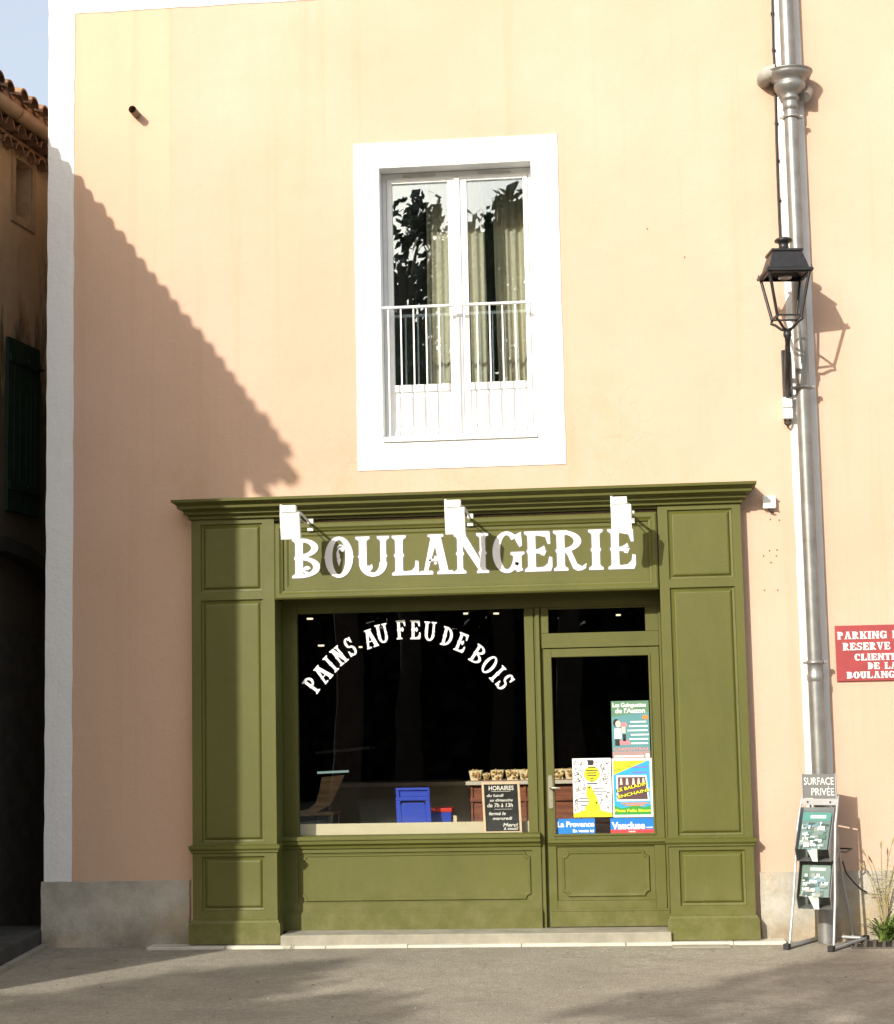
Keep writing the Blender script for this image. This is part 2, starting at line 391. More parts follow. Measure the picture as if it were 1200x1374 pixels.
def glyph(ch, w=.75, S=None, fancy=True):
    S = S or SW; P = []
    if ch == 'B':
        P = [stem(.2, S, sr=S/2)]
        P += arc(.22, .755, w-.27, .245, S*.95, .085, -90, 90)+arc(.22, .27, w-.22, .27, S*.95, .085, -90, 90)
        if fancy: P += arc(.40, .20, .10, .10, .055, .055, 20, 300, 14)+[disc(.41, .24, .045)]
    elif ch == 'P':
        P = [stem(.2, S)]+arc(.22, .71, w-.26, .29, S*.9, .1, -90, 90)
    elif ch == 'R':
        P = [stem(.2, S)]+arc(.22, .73, w-.34, .27, S*.95, .09, -90, 90)
        P += [[(.3, .53), (.44, .53), (.60, .16), (.72, .09), (w, .17), (w-.02, .05), (w-.12, 0), (.60, -.01), (.50, .05), (.36, .40), (.3, .46)]]
    elif ch == 'D':
        P = [stem(.2, S, sr=S/2)]+arc(.2, .5, w-.22, .5, S, .09, -90, 90)
    elif ch == 'O':
        P = arc(w/2, .5, w/2-.02, .52, S, .085, 0, 360, 36)
        P += [[(0, .5), (.05, .44), (.05, .56)], [(w, .5), (w-.05, .44), (w-.05, .56)]]
        if fancy: P += [[(w/2-.05, .43), (w/2, .27), (w/2+.05, .43), (w/2, .55)], [(w/2-.055, .47), (w/2+.03, .53), (w/2-.01, .64), (w/2+.045, .74), (w/2-.02, .72), (w/2-.06, .62)], disc(w/2+.085, .69, .055)]+arc(w/2+.04, .73, .085, .085, .03, .03, 0, 180, 8)
    elif ch == 'U':
        P = [stem(.17, S, bot=False, z0=.33, spur=False), stem(w-.16, S*.75, bot=False, z0=.33, spur=False)]
        P += arc(w/2+.005, .34, w/2-.165+S/2, .355, S, .10, 180, 360)
        P += [[(.17-S/2-.03, .5), (.17-S/2+.01, .44), (.17-S/2+.01, .56)], [(w-.16+S*.375+.03, .5), (w-.16+S*.375-.01, .44), (w-.16+S*.375-.01, .56)]]
        if fancy: P += [disc(.17+S/2+.04, .21, .055)]+arc(.17+S/2+.05, .23, .10, .11, .05, .05, 200, 400, 12)
    elif ch == 'L':
        P = [stem(.2, S)]+[[(.25, 0), (w-.04, 0), (w, .10), (w-.01, .34), (w-.08, .36), (w-.10, .20), (w-.18, .11), (.25, .085)]]
    elif ch == 'A':
        cx = w/2
        P = [[(cx-.20, .955), (cx-.19, 1), (cx+.19, 1), (cx+.20, .955), (cx+.13, .92), (cx-.13, .92)]]
        P += [[(cx-.12, .93), (cx+.03, .93), (cx-.02, .70), (cx-.20, .09), (cx-.30, .09)], [(cx-.05, .93), (cx+.13, .93), (cx+.31, .09), (cx+.10, .09)]]
        P += [[(0, 0), (.0, .05), (.08, .09), (cx-.10, .09), (cx-.07, .05), (cx-.08, 0)], [(cx+.04, 0), (cx+.03, .05), (cx+.08, .09), (w-.05, .09), (w, .05), (w, 0)]]
        P += [[(cx-.19, .33), (cx+.14, .33), (cx+.14, .38), (cx-.17, .38)]]+([[(cx-.06, .37), (cx+.05, .37), (cx+.01, .46), (cx-.03, .46)], disc(cx-.01, .28, .035)] if fancy else [[(cx-.30, .37), (cx-.12, .33), (cx-.12, .40)]])
    elif ch == 'N':
        P = [stem(.16, S*.72), stem(w-.15, S*.72)]+[[(.02, 1), (.28, 1), (w-.10, .13), (w-.10, 0), (w-.20, 0), (.13, .86), (.02, .95)]]
    elif ch == 'G':
        P = arc(w/2-.02, .5, w/2-.04, .52, S, .09, 45, 360, 30)
        P += [[(w-.33, .44), (w-.32, .50), (w+.01, .50), (w+.02, .45), (w-.06, .40), (w-.06, .12), (w-.02, .04), (w-.16, .0), (w-.22, .06), (w-.22, .38)]]
        P += [[(w-.10, .62), (w-.20, .80), (w-.22, .92), (w-.06, 1), (w-.04, .66)]]
    elif ch in 'EF':
        P = [stem(.2, S)]+[[(.25, 1), (w-.08, 1), (w-.05, .98), (w-.04, .68), (w-.10, .68), (w-.16, .86), (.25, .915)]]
        P += [[(.27, .46), (.27, .54), (w-.28, .57), (w-.20, .64), (w-.14, .5), (w-.20, .38), (w-.28, .44)]]
        if ch == 'E': P += [[(.25, 0), (w-.04, 0), (w, .10), (w, .34), (w-.07, .36), (w-.10, .20), (w-.2, .11), (.25, .085)]]
        if fancy: P += arc(w-.24, .50, .09, .10, .05, .05, -120, 140, 12)
    elif ch == 'I': P = [stem(w/2, S)]
    elif ch == 'T':
        P = [stem(w/2, S, top=False)]+[[(.0, 1), (w, 1), (w, .70), (w-.06, .70), (w-.12, .88), (w/2, .91), (.12, .88), (.06, .70), (.0, .70)]]
    elif ch == 'V':
        P = [[(.08, .92), (.32, .92), (w/2+.06, .0), (w/2-.06, .0)], [(w-.24, .92), (w-.12, .92), (w/2+.06, .0), (w/2+.0, .12)], [(0, 1), (.40, 1), (.40, .94), (.32, .91), (.08, .91), (0, .94)], [(w-.32, 1), (w, 1), (w, .94), (w-.10, .91), (w-.26, .91), (w-.32, .94)]]
    elif ch == 'K':
        P = [stem(.2, S)]+[[(.3, .42), (w-.18, .93), (w-.05, .93), (.38, .42)], [(w-.28, 1), (w, 1), (w, .94), (w-.06, .92), (w-.24, .92), (w-.28, .95)], [(.38, .52), (.5, .62), (w-.04, .09), (w-.28, .09)], [(w-.34, 0), (w, 0), (w, .06), (w-.06, .09), (w-.28, .09), (w-.34, .06)]]
    elif ch == 'C':
        P = arc(w/2, .5, w/2-.02, .52, S, .09, 48, 312, 26)+[[(w-.10, .62), (w-.20, .80), (w-.22, .92), (w-.06, 1), (w-.04, .66)], [(w-.05, .26), (w-.20, .12), (w-.16, .04), (w-.03, .16)]]
    elif ch == 'S':
        P = arc(w/2, .73, w/2-.05, .28, S*.9, .09, 30, 270, 20)+arc(w/2, .27, w/2-.03, .28, S*.9, .09, -150, 90, 20)
        P += [[(w-.12, .98), (w-.02, .99), (w-.05, .66), (w-.14, .72)], [(.02, .34), (.10, .30), (.14, .02), (.01, .0)]]
    return P
def put_glyph(mb, polys, y, T, th=.002):
    """T maps glyph (x, z) to world (x, z); pieces are stepped a hair so no two faces share a plane"""
    for k, p in enumerate(polys):
        q = [T(*c) for c in p]
        mb.prism(q, y-th-.00005*k-.0002*(k % 5), y)

# ------------------------------------------------------------------ ground
GZ = .06
g = MB(); n = 60
g.add([(-60, -60, GZ), (60, -60, GZ), (60, 40, GZ), (-60, 40, GZ)], [(0, 1, 2, 3)])
g.build('ground', M['asphalt'], kind='structure', recalc=False)
k = MB(); random.seed(3)
x = -3.62
while x < 1.06:
    L = random.uniform(.5, .9); x1 = min(x+L, 1.06)
    k.prism([(x+.001, GZ-.02), (x1-.001, GZ-.02), (x1-.001-random.uniform(0, .006), GZ+.021+random.uniform(-.004, .004)), (x+.001, GZ+.021+random.uniform(-.004, .004))], -.205, .0); x = x1
k.build('kerb', M['kerb'], kind='structure', bevel=.006)
k = MB().prism([(.24, GZ-.01), (.66, GZ-.01), (.655, GZ+.006), (.245, GZ+.007)], -.34, -.21)
k.build('pavement_patch', M['concrete'], kind='structure')

# ------------------------------------------------------------------ bakery building
WL, WR, WT = -4.46, 7.0, 8.0
bk = thing('bakery_building', 'peach stuccoed bakery building with white corner band and grey cement plinth', 'building', (0, 0, GZ))
def wall_holes(mb, x0, x1, z0, z1, holes, y0, y1):
    xs = sorted({x0, x1, *[h[0] for h in holes], *[h[1] for h in holes]}); zs = sorted({z0, z1, *[h[2] for h in holes], *[h[3] for h in holes]})
    inh = lambda x, z: any(h[0] < x < h[1] and h[2] < z < h[3] for h in holes)
    for a, b in zip(xs, xs[1:]):
        for c, d in zip(zs, zs[1:]):
            if not inh((a+b)/2, (c+d)/2):
                mb.add([(a, y0, c), (b, y0, c), (b, y0, d), (a, y0, d)], [(0, 1, 2, 3)])
                mb.add([(a, y1, c), (b, y1, c), (b, y1, d), (a, y1, d)], [(3, 2, 1, 0)])
    for a, b, c, d in holes:
        mb.add([(a, y0, c), (b, y0, c), (b, y0, d), (a, y0, d), (a, y1, c), (b, y1, c), (b, y1, d), (a, y1, d)],
               [(0, 4, 5, 1), (1, 5, 6, 2), (2, 6, 7, 3), (3, 7, 4, 0)])
OW = (-1.82, -.63, 3.82, 5.99)
OS = (-2.70, .29, .0, 2.70)
wl = MB(); wall_holes(wl, WL, WR, 0, WT, [OW, OS], 0, .30)
wl.add([(WL, 0, 0), (WL, .3, 0), (WL, .3, WT), (WL, 0, WT)], [(0, 3, 2, 1)])
wl.box(WL, WL+.3, .3, 8, 0, WT)
wl.build('wall', M['stucco'], bk, recalc=False)
# white bands
wobble(WL-.004, -4.252, .548, WT, -.006, .0).build('corner_band', M['white'], bk)
wobble(-4.25, WR, 7.388, WT, -.0055, .0).build('frieze_band', M['white'], bk)
wobble(1.262, 1.462, .2, 7.386, -.0045, .0, .003).build('painted_strip', M['white'], bk)
s = MB(); a, b, c, d = -2.014, -.425, 3.612, 6.19
for q in (wobble(a, OW[0], c, d, -.007, .0, .003), wobble(OW[1], b, c, d, -.007, .0, .003), wobble(OW[0], OW[1], c, OW[2], -.007, .0, 0), wobble(OW[0], OW[1], OW[3], d, -.007, .0, 0)): s.add(q.v, q.f)
# plaster lining of the reveal
s.box(OW[0], OW[0]+.004, -.006, .15, OW[2], OW[3]); s.box(OW[1]-.004, OW[1], -.006, .15, OW[2], OW[3])
s.box(OW[0]+.004, OW[1]-.004, -.006, .15, OW[3]-.004, OW[3]); s.box(OW[0]+.004, OW[1]-.004, -.006, .15, OW[2], OW[2]+.004)
s.build('window_surround', M['white'], bk)
pl = wobble(WL-.02, -3.335, -.05, .552, -.022, .0, .004, .07); q = wobble(.90, WR, -.05, .556, -.022, .0, .004, .07); pl.build('plinth', M['cement'], bk); q.build('plinth', M['cement'], bk)
r = MB().box(WL-.15, WR, -.12, 8, WT, WT+.12).box(WL-.25, WR, -.22, 8, WT+.12, WT+.2)
r.build('roof', M['tile'], bk)
# shop interior and upstairs room
m = MB()
m.box(WL+.3, 3.2, 5.2, 5.3, 0, 3.0); m.box(3.2, 3.3, .3, 5.3, 0, 3.0); m.box(WL+.3, WL+.35, .3, 5.2, 0, 3.0)
m.box(WL+.3, 3.3, .3, 5.3, 3.0, 3.1)
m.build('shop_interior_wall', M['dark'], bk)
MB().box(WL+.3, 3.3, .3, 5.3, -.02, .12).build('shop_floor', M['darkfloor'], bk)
m = MB().box(-4, 2, 3.6, 3.7, 3.3, 7); m.box(-4, -3.9, .3, 3.6, 3.3, 7); m.box(1.9, 2, .3, 3.6, 3.3, 7); m.box(-4, 2, .3, 3.7, 3.2, 3.3); m.box(-4, 2, .3, 3.7, 7, 7.1)
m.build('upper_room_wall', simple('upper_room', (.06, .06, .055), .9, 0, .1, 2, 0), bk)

# upstairs french window (a part of the building)
YW = .155
gx = [OW[0]+.004, X(528, 380, YW), X(603, 380, YW), X(629, 380, YW), X(705, 380, YW), OW[1]-.004]
gz0, gz1 = Z(620, 514, YW), Z(620, 243, YW)
fz0, fz1 = OW[2]+.03, OW[3]-.004
f = MB()
f.box(gx[0], gx[0]+.035, YW, YW+.08, fz0, fz1); f.box(gx[5]-.035, gx[5], YW, YW+.08, fz0, fz1)
f.box(gx[0]+.035, gx[5]-.035, YW, YW+.08, fz1-.05, fz1); f.box(gx[0]+.035, gx[5]-.035, YW, YW+.08, fz0, fz0+.03)
win = f.build('window', M['wframe'], bk, bevel=.003)
mid = (gx[2]+gx[3])/2
for i, (a, b, g0, g1) in enumerate(((gx[0]+.038, mid-.004, gx[1], gx[2]), (mid+.004, gx[5]-.038, gx[3], gx[4]))):
    s = MB(); y0, y1 = YW-.012, YW+.045; zb, zt = fz0+.032, fz1-.052
    s.box(a, g0, y0, y1, zb, zt); s.box(g1, b, y0, y1, zb, zt)
    s.box(g0, g1, y0, y1, gz1, zt); s.box(g0, g1, y0, y1, gz0-.055, gz0); s.box(g0, g1, y0, y1, zb, zb+.05)
    s.rings(g0, g1, zb+.05, gz0-.055, [(0, y0+.012), (.012, y0+.018), (.03, y0+.018), (.045, y0+.008)])
    s.build('sash', M['wframe'], win, bevel=.003)
    MB().box(g0-.005, g1+.005, YW+.012, YW+.018, gz0-.005, gz1+.005).build('pane', M['wglass'], win)
    MB().box((g0+g1)/2-.13, (g0+g1)/2+.13, YW-.008, YW+.0, fz1-.035, fz1-.018).build('air_vent', flat('vent_grey', (.55, .55, .52)), win, bevel=.002)
MB().box(mid-.022, mid+.022, YW-.028, YW-.0125, fz0+.032, fz1-.06).build('cover_strip', M['wframe'], win, bevel=.004)
MB().box(OW[0]+.004, OW[1]-.004, -.025, .155, OW[2]+.004, OW[2]+.03).build('sill', M['wframe'], win, bevel=.004)
# railing
YR = .02; zr1 = Z(620, 409, YR); zr0 = Z(620, 584, YR)
rail = MB().box(OW[0]+.0041, OW[1]-.0041, YR-.016, YR+.016, zr1-.009, zr1+.009).build('balcony_railing', M['wframe'], bk, bevel=.003)
MB().box(OW[0]+.0041, OW[1]-.0041, YR-.008, YR+.008, zr0-.006, zr0+.006).build('lower_rail', M['wframe'], rail)
MB().box(OW[0]+.0041, OW[0]+.05, YR-.02, YR+.02, OW[2]+.031, zr0-.0065).build('rail_foot', M['wframe'], rail, bevel=.003)
NB = 12
for i in range(NB):
    xx = OW[0]+.055+(OW[1]-OW[0]-.11)*i/(NB-1)
    MB().box(xx-.0055, xx+.0055, YR-.0055, YR+.0055, zr0+.0065, zr1-.0095).build('baluster', M['wframe'], rail)
# curtains, hanging inside the room
def curtain(x0, x1, y, z0, z1, mat, amp, nf, name, label, seed, hem=0):
    rnd = random.Random(seed); c = MB(); n = 90; ph = rnd.random()*6
    cols = []
    for i in range(n+1):
        t = i/n; a = math.sin(t*nf*2*math.pi+ph)*amp+math.sin(t*nf*4.7+ph)*amp*.5
        cols.append((x0+(x1-x0)*t, a, .018*math.sin(t*7+ph)))
    rows = 14; vs = []
    for j in range(rows+1):
        u = j/rows
        for (xx, a, h) in cols:
            vs.append((xx+.02*math.sin(u*2.2+xx*5)*(1-u), y+a*(.55+.45*(1-u)), z0+(z1-z0)*u+h*(1-u)))
    c.add(vs, [(j*(n+1)+i, j*(n+1)+i+1, (j+1)*(n+1)+i+1, (j+1)*(n+1)+i) for j in range(rows) for i in range(n)], True)
    o = c.build(name, mat, label=label, cat='curtain', recalc=False)
    so = o.modifiers.new('s', 'SOLIDIFY'); so.thickness = .003
    return o
YC = .66
curtain(X(574, 400, YC), X(607, 400, YC), YC, 3.95, 6.3, M['curtain'], .022, 3, 'curtain', 'cream curtain gathered beside the centre post, behind the left window pane', 1)
curtain(X(630, 400, YC), X(652, 400, YC), YC, 3.95, 6.3, M['curtain'], .018, 2, 'curtain', 'narrow cream curtain strip at the left edge of the right window pane', 2)
curtain(X(664, 400, YC), X(712, 400, YC), YC, 3.95, 6.3, M['curtain'], .03, 4, 'curtain', 'wide cream curtain at the right side of the right window pane', 3)
curtain(X(520, 400, YC+.15), X(712, 400, YC+.15), YC+.15, 3.95, 6.3, M['shade_cloth'], .02, 12, 'curtain', 'dark grey curtain added as reveal shade behind the cream curtains upstairs', 4)  # dark cloth put where the window reveal only casts shade

# ------------------------------------------------------------------ shopfront
G = M['green']
sf = thing('shopfront', 'olive green panelled wooden bakery shopfront with white lettering on its fascia', 'shopfront', (-1.2, 0, GZ))
ZC = 3.262
YP = -.1                                        # front of the pilaster frames
def panel_prof(y, d=.014): return [(0, y), (.006, y+d), (.022, y+d), (.034, y+d*.25), (.040, y+d*.2)]
def pilaster(x0, x1, lab):
    p = MB(); xm0, xm1 = x0+.072, x1-.092 if x0 < -1 else x1-.062
    # carcass and flat framing with three sunk, moulded panels
    pan = [(2.706, 3.225), (.829, 2.645), (.328, .727)]
    p.box(x0, xm0, YP, 0, .262, ZC); p.box(xm1, x1, YP, .0, .262, ZC)
    zs = [.262, .328, .727, .829, 2.645, 2.706, 3.225, ZC]
    for a, b in ((.262, .328), (.727, .829), (2.645, 2.706), (3.225, ZC)): p.box(xm0, xm1, YP, 0, a, b)
    for a, b in pan: p.rings(xm0, xm1, a, b, [(0, YP), (.004, YP+.016), (.020, YP+.020), (.034, YP+.007), (.042, YP+.005)])
    o = p.build('pilaster', G, sf, bevel=0, label=lab)
    e = .022
    MB().ring2([[(x0-i, yy, z), (x0-i, .0, z), (x1+i, .0, z), (x1+i, yy, z)] for i, yy, z in
        [(0, YP-.002, .752), (.012, YP-.014, .757), (.012, YP-.014, .768), (.024, YP-.028, .785), (.026, YP-.03, .806), (0, YP-.002, .816)]], cap=False).build('waist_moulding', G, o)
    MB().ring2([[(x0-i, yy, z), (x0-i, .0, z), (x1+i, .0, z), (x1+i, yy, z)] for i, yy, z in
        [(.024, YP-.03, GZ+.0275), (.024, YP-.03, .235), (.012, YP-.022, .243), (.010, YP-.016, .256), (0, YP-.002, .266)]], cap=False).build('base', G, o)
    return o
pilaster(-3.292, -2.652, 'left pilaster, half in the shadow of the roof')
pilaster(.247, .858, 'right pilaster in full sun')
# side cheeks of the recess
MB().box(-2.6755, -2.655, .0, .32, .15, 2.64).box(.249, .2695, .0, .32, .15, 2.64).box(-2.66, .249, -.02, .32, 2.655, 2.675).build('recess_lining', G, sf)
# cornice
prof = [(.085, ZC-.02), (.085, ZC), (.125, ZC+.002), (.128, ZC+.022), (.142, ZC+.032), (.168, ZC+.036), (.170, ZC+.056), (.195, ZC+.068), (.228, ZC+.074), (.231, ZC+.094), (.258, ZC+.112), (.282, ZC+.118), (.284, ZC+.138), (.0, ZC+.147)]
cor = MB(); polys = []
for d, z in prof:
    e = max(0, (d-.1))*.62
    polys.append([(-3.293-e, -d, z), (-3.293-e, .0, z), (.859+e, .0, z), (.859+e, -d, z)])
cor.ring2(polys, cap=False); cor.build('cornice', G, sf)
MB().box(-3.29, .857, -.079, .0, ZC-.003, ZC+.01).build('cornice_soffit', G, sf)
# fascia
fb = MB(); fx0, fx1, fz0_, fz1_ = -2.648, .238, 2.638, 3.214
fb.box(fx0, fx1, -.072, .0, fz0_, fz1_)
fb.rings(fx0, fx1, fz0_, fz1_, [(0, -.072), (.0, -.104), (.012, -.112), (.035, -.112), (.05, -.100), (.062, -.096), (.066, -.082), (.09, -.082), (.1, -.0765), (.104, -.0745)], cap=True)
fas = fb.build('fascia_board', G, sf)
YL = -.075
lets = [('B', 391, 430), ('O', 435, 475), ('U', 478, 523), ('L', 525, 562), ('A', 561, 609), ('N', 609, 656), ('G', 660, 703), ('E', 703, 741), ('R', 742, 787), ('I', 788, 812), ('E', 815, 853)]
LZ0, LZ1 = 2.797, 3.098
for ch, a, b in lets:
    x0, x1 = X(a, 742, YL), X(b, 742, YL); H = LZ1-LZ0; wd = (x1-x0)/H
    pg = glyph(ch, wd)
    l = MB(); put_glyph(l, pg, YL-.0005, lambda x, z: (x0+x*H, LZ0+z*H), .004)
    l.build('letter', M['letter'], fas, label='white letter %s of the fascia' % ch)
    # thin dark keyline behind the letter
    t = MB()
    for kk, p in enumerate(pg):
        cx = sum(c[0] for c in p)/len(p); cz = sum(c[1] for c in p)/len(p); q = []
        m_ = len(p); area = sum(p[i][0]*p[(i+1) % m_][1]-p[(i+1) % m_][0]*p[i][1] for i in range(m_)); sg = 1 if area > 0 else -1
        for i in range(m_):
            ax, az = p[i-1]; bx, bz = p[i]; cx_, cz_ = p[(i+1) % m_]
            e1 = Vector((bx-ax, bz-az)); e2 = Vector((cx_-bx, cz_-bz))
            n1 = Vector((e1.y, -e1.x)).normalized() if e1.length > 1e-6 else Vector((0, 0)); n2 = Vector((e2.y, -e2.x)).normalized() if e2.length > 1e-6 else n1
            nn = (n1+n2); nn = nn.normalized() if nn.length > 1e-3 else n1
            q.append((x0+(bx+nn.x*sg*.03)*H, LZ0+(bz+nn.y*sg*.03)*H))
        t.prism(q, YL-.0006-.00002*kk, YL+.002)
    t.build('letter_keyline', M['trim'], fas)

# joinery in the recess, face at Y = .2
YJ = .2; j = MB()
ZH = 2.54
shop = MB()
shop.box(-2.655, -2.54, YJ, YJ+.07, .15, 2.655)                      # left post
shop.box(-2.54, .249, YJ, YJ+.07, 2.543, 2.655)                     # head
shop.box(-.785, -.715, YJ, YJ+.07, .15, 2.543)                      # right stile of the window
shop.box(-.715, -.700, YJ+.012, YJ+.07, .15, 2.543)
shop.box(-.700, -.668, YJ-.012, YJ+.07, .12, 2.543)                 # door jamb
shop.box(-.668, -.655, YJ+.01, YJ+.07, 2.255, 2.543)
shop.box(-.668, -.644, YJ+.028, YJ+.07, .12, 2.255)
shop.box(.2275, .249, YJ+.028, YJ+.07, .15, 2.24)
shop.box(.232, .249, YJ-.01, YJ+.07, .15, 2.543)
shop.box(-.655, .232, YJ+.002, YJ+.07, 2.245, 2.345)                # transom rail
shop.box(-.655, .232, YJ-.012, YJ+.002, 2.232, 2.262)
shop.build('window_frame', G, sf, bevel=.004)
tr = MB().box(-.655, -.600, YJ+.004, YJ+.06, 2.345, 2.543).box(.133, .232, YJ+.004, YJ+.06, 2.345, 2.543).box(-.6, .133, YJ+.004, YJ+.06, 2.528, 2.543)
tr = tr.build('transom_window', G, sf, bevel=.004)
MB().box(-.603, .136, YJ+.03, YJ+.036, 2.34, 2.53).build('pane', M['glass'], tr)
pane = MB().box(-2.545, -.78, YJ+.03, YJ+.036, .85, 2.548).build('shop_window_pane', M['glass'], sf)
# arc lettering on the pane
YA = YJ+.029
def arc_text():
    # baseline points measured on the photograph's pane (centre of each letter, tilt in degrees)
    data = [('P', 419, 919, 54), ('A', 433, 904, 48), ('I', 444, 891, 43), ('N', 455, 880, 38), ('S', 470, 868, 30),
            ('A', 497, 857, 18), ('U', 513, 850, 11), ('F', 538, 845, 3), ('E', 557, 845, -1), ('U', 577, 847, -6),
            ('D', 600, 854, -15), ('E', 619, 862, -23), ('B', 641, 878, -34), ('O', 657, 892, -42), ('I', 668, 904, -48), ('S', 678, 915, -53)]
    W = dict(P=.60, A=.66, I=.34, N=.62, S=.50, U=.70, F=.60, E=.60, D=.64, B=.66, O=.64)
    H = .145
    for ch, u, v, ang in data:
        c = at(u, v, YA); wd = W[ch]; a = R(ang); ca, sa = math.cos(a), math.sin(a)
        def T(x, z):
            dx, dz = (x-wd/2)*H, (z-.5)*H
            return (c.x+dx*ca-dz*sa, c.z+dx*sa+dz*ca)
        l = MB(); put_glyph(l, glyph(ch, wd, .15, fancy=False), YA, T, .0005)
        l.build('letter', M['letter'], pane, label='white letter %s of the arched words on the window' % ch)
arc_text()
# sill moulding, riser and its panel
sl = MB()
pr = [(.2, .857), (.125, .848), (.115, .835), (.115, .822), (.128, .815), (.13, .792), (.155, .775), (.16, .757), (.18, .752)]
vs = [(xx, y, z) for y, z in pr for xx in (-2.655, -.700)]
sl.add(vs, [(2*i, 2*i+1, 2*i+3, 2*i+2) for i in range(len(pr)-1)]); sl.build('sill_moulding', G, sf)
def chamfer_panel(mb, x0, x1, z0, z1, y, notch, prof):
    def outline(i):
        a, b, c, d = x0+i, x1-i, z0+i, z1-i; r = notch; pts = []
        for (cx, cz, s0) in ((a, c, 90), (b, c, 180), (b, d, 270), (a, d, 0)):
            pass
        def corner(cx, cz, a0, a1):
            return [(cx+r*math.cos(R(a0+(a1-a0)*k/5)), cz+r*math.sin(R(a0+(a1-a0)*k/5))) for k in range(6)]
        pts += corner(a, c, 90, 0); pts += corner(b, c, 180, 90); pts += corner(b, d, 270, 180); pts += corner(a, d, 360, 270)
        return pts
    mb.ring2([[(px, yy, pz) for px, pz in outline(i)] for i, yy in prof])
rs = MB()
YR1 = .185
rs.box(-2.655, -.7, YR1+.004, YR1+.06, .15, .755)
rs.box(-2.655, -.7, YR1-.03, YR1+.004, .15, .275); rs.box(-2.655, -.7, YR1-.022, YR1+.004, .275, .29)
rs.box(-2.655, -2.545, YR1-.01, YR1+.004, .29, .755); rs.box(-.765, -.7, YR1-.01, YR1+.004, .29, .755)
rs.box(-2.545, -.765, YR1-.01, YR1+.004, .29, .352); rs.box(-2.545, -.765, YR1-.01, YR1+.004, .725, .755)
chamfer_panel(rs, -2.525, -.785, .368, .709, YR1, .035, [(-.004, YR1+.004), (0, YR1-.010), (.010, YR1-.010), (.016, YR1-.004)])
rs.build('stall_riser', G, sf, bevel=.0)
# door
d = MB(); DX0, DX1, DZ0, DZ1 = -.645, .228, .155, 2.226; YD = YJ+.0
g0, g1, h0, h1 = -.585, .148, .838, 2.163
d.box(DX0, g0, YD, YD+.05, DZ0, DZ1); d.box(g1, DX1, YD, YD+.05, DZ0, DZ1)
d.box(g0, g1, YD, YD+.05, h1, DZ1); d.box(g0, g1, YD, YD+.05, .745, h0); d.box(g0, g1, YD, YD+.05, DZ0, .345)
d.box(g0, g1, YD+.014, YD+.05, .345, .745)
chamfer_panel(d, g0+.045, g1-.045, .378, .705, YD, .035, [(-.004, YD+.014), (0, YD+.0), (.010, YD+.0), (.016, YD+.006)])
d.rings(g0-.014, g1+.014, h0-.014, h1+.014, [(0, YD-.001), (.0, YD-.008), (.014, YD-.008), (.016, YD+.03)], cap=False)
door = d.build('door', G, sf, bevel=.003)
MB().box(g0-.004, g1+.004, YD+.03, YD+.036, h0-.004, h1+.004).build('pane', M['glass'], door)
dm = MB(); pr = [(YD-.0005, .800), (YD-.022, .796), (YD-.030, .786), (YD-.030, .776), (YD-.018, .768), (YD-.012, .756), (YD-.0005, .752)]
dm.add([(xx, y, z) for y, z in pr for xx in (DX0, .248)], [(2*i, 2*i+1, 2*i+3, 2*i+2) for i in range(len(pr)-1)]); dm.build('door_rail_moulding', G, door)
MB().box(DX0+.002, .247, YD-.022, YD-.0005, .157, .268).box(DX0+.002, .247, YD-.014, YD-.0005, .268, .283).build('kick_board', G, door, bevel=.003)
hx = X(739, 1060, YD); hz = Z(739, 1057, YD)
h = MB(); 
pl_ = [(hx-.017, hz-.145), (hx-.012, hz-.155), (hx+.012, hz-.155), (hx+.017, hz-.145), (hx+.017, hz+.075), (hx+.010, hz+.092), (hx-.010, hz+.092), (hx-.017, hz+.075)]
h.prism(pl_, YD-.012, YD-.0001); h.tube([(hx, YD-.01, hz), (hx, YD-.05, hz), (hx+.02, YD-.058, hz), (hx+.075, YD-.055, hz-.004)], [.010, .009, .009, .007], 10)
h.tube([(hx, YD-.011, hz-.09), (hx, YD-.018, hz-.09)], .009, 12)
h.build('handle', M['brass'], door)

# doorstep
ds = MB().box(-2.62, .245, -.165, .2, GZ+.001, .152)
ds.build('doorstep', M['concrete'], bevel=.008, label='pale concrete doorstep running under the green shop window and door', cat='doorstep')

# ------------------------------------------------------------------ floodlights over the fascia
def floodlight():
    t = thing('floodlight', 'x', 'floodlight', (0, 0, 0), group='white floodlights over the bakery fascia')
    h = MB(); h.local = True
    # arm from wall (y>0 side) to the head at origin; head tilts back at the fascia
    ang = R(14); ax = Vector((.074, 0, 0)); az = Vector((0, -math.sin(ang)*.098, math.cos(ang)*.098)); ay = Vector((0, math.cos(ang)*.022, math.sin(ang)*.022))
    h.obox((0, 0, 0), ax, ay, az)
    hd = h.build('housing', M['flood'], t, bevel=.006)
    b = MB(); b.local = True; b.obox((0, .028, -.004), ax*.86, ay*.25, az*.86); b.build('lamp_glass', flat('flood_lens', (.5, .5, .48)), hd)
    b = MB(); b.local = True; b.box(-.058, .045, -.035, .03, .10, .152); b.box(-.075, -.058, -.03, .012, .06, .16); b.build('gear_box', M['flood'], t, bevel=.006)
    a = MB(); a.local = True; a.tube([(.03, .0, .115), (.06, .08, .105), (.075, .30, .075), (.075, .43, .06)], .009, 8)
    a.build('arm', M['flood'], t)
    a = MB(); a.local = True; a.box(.052, .098, .412, .436, .005, .098); a.build('bracket', M['flood'], t, bevel=.003)
    a = MB(); a.local = True; a.tube([(.04, .04, .10), (.05, .2, .06), (.07, .40, .05)], .004, 6); a.build('flex', M['pvc'], t)
    return t
fl = floodlight()
YF = -.52
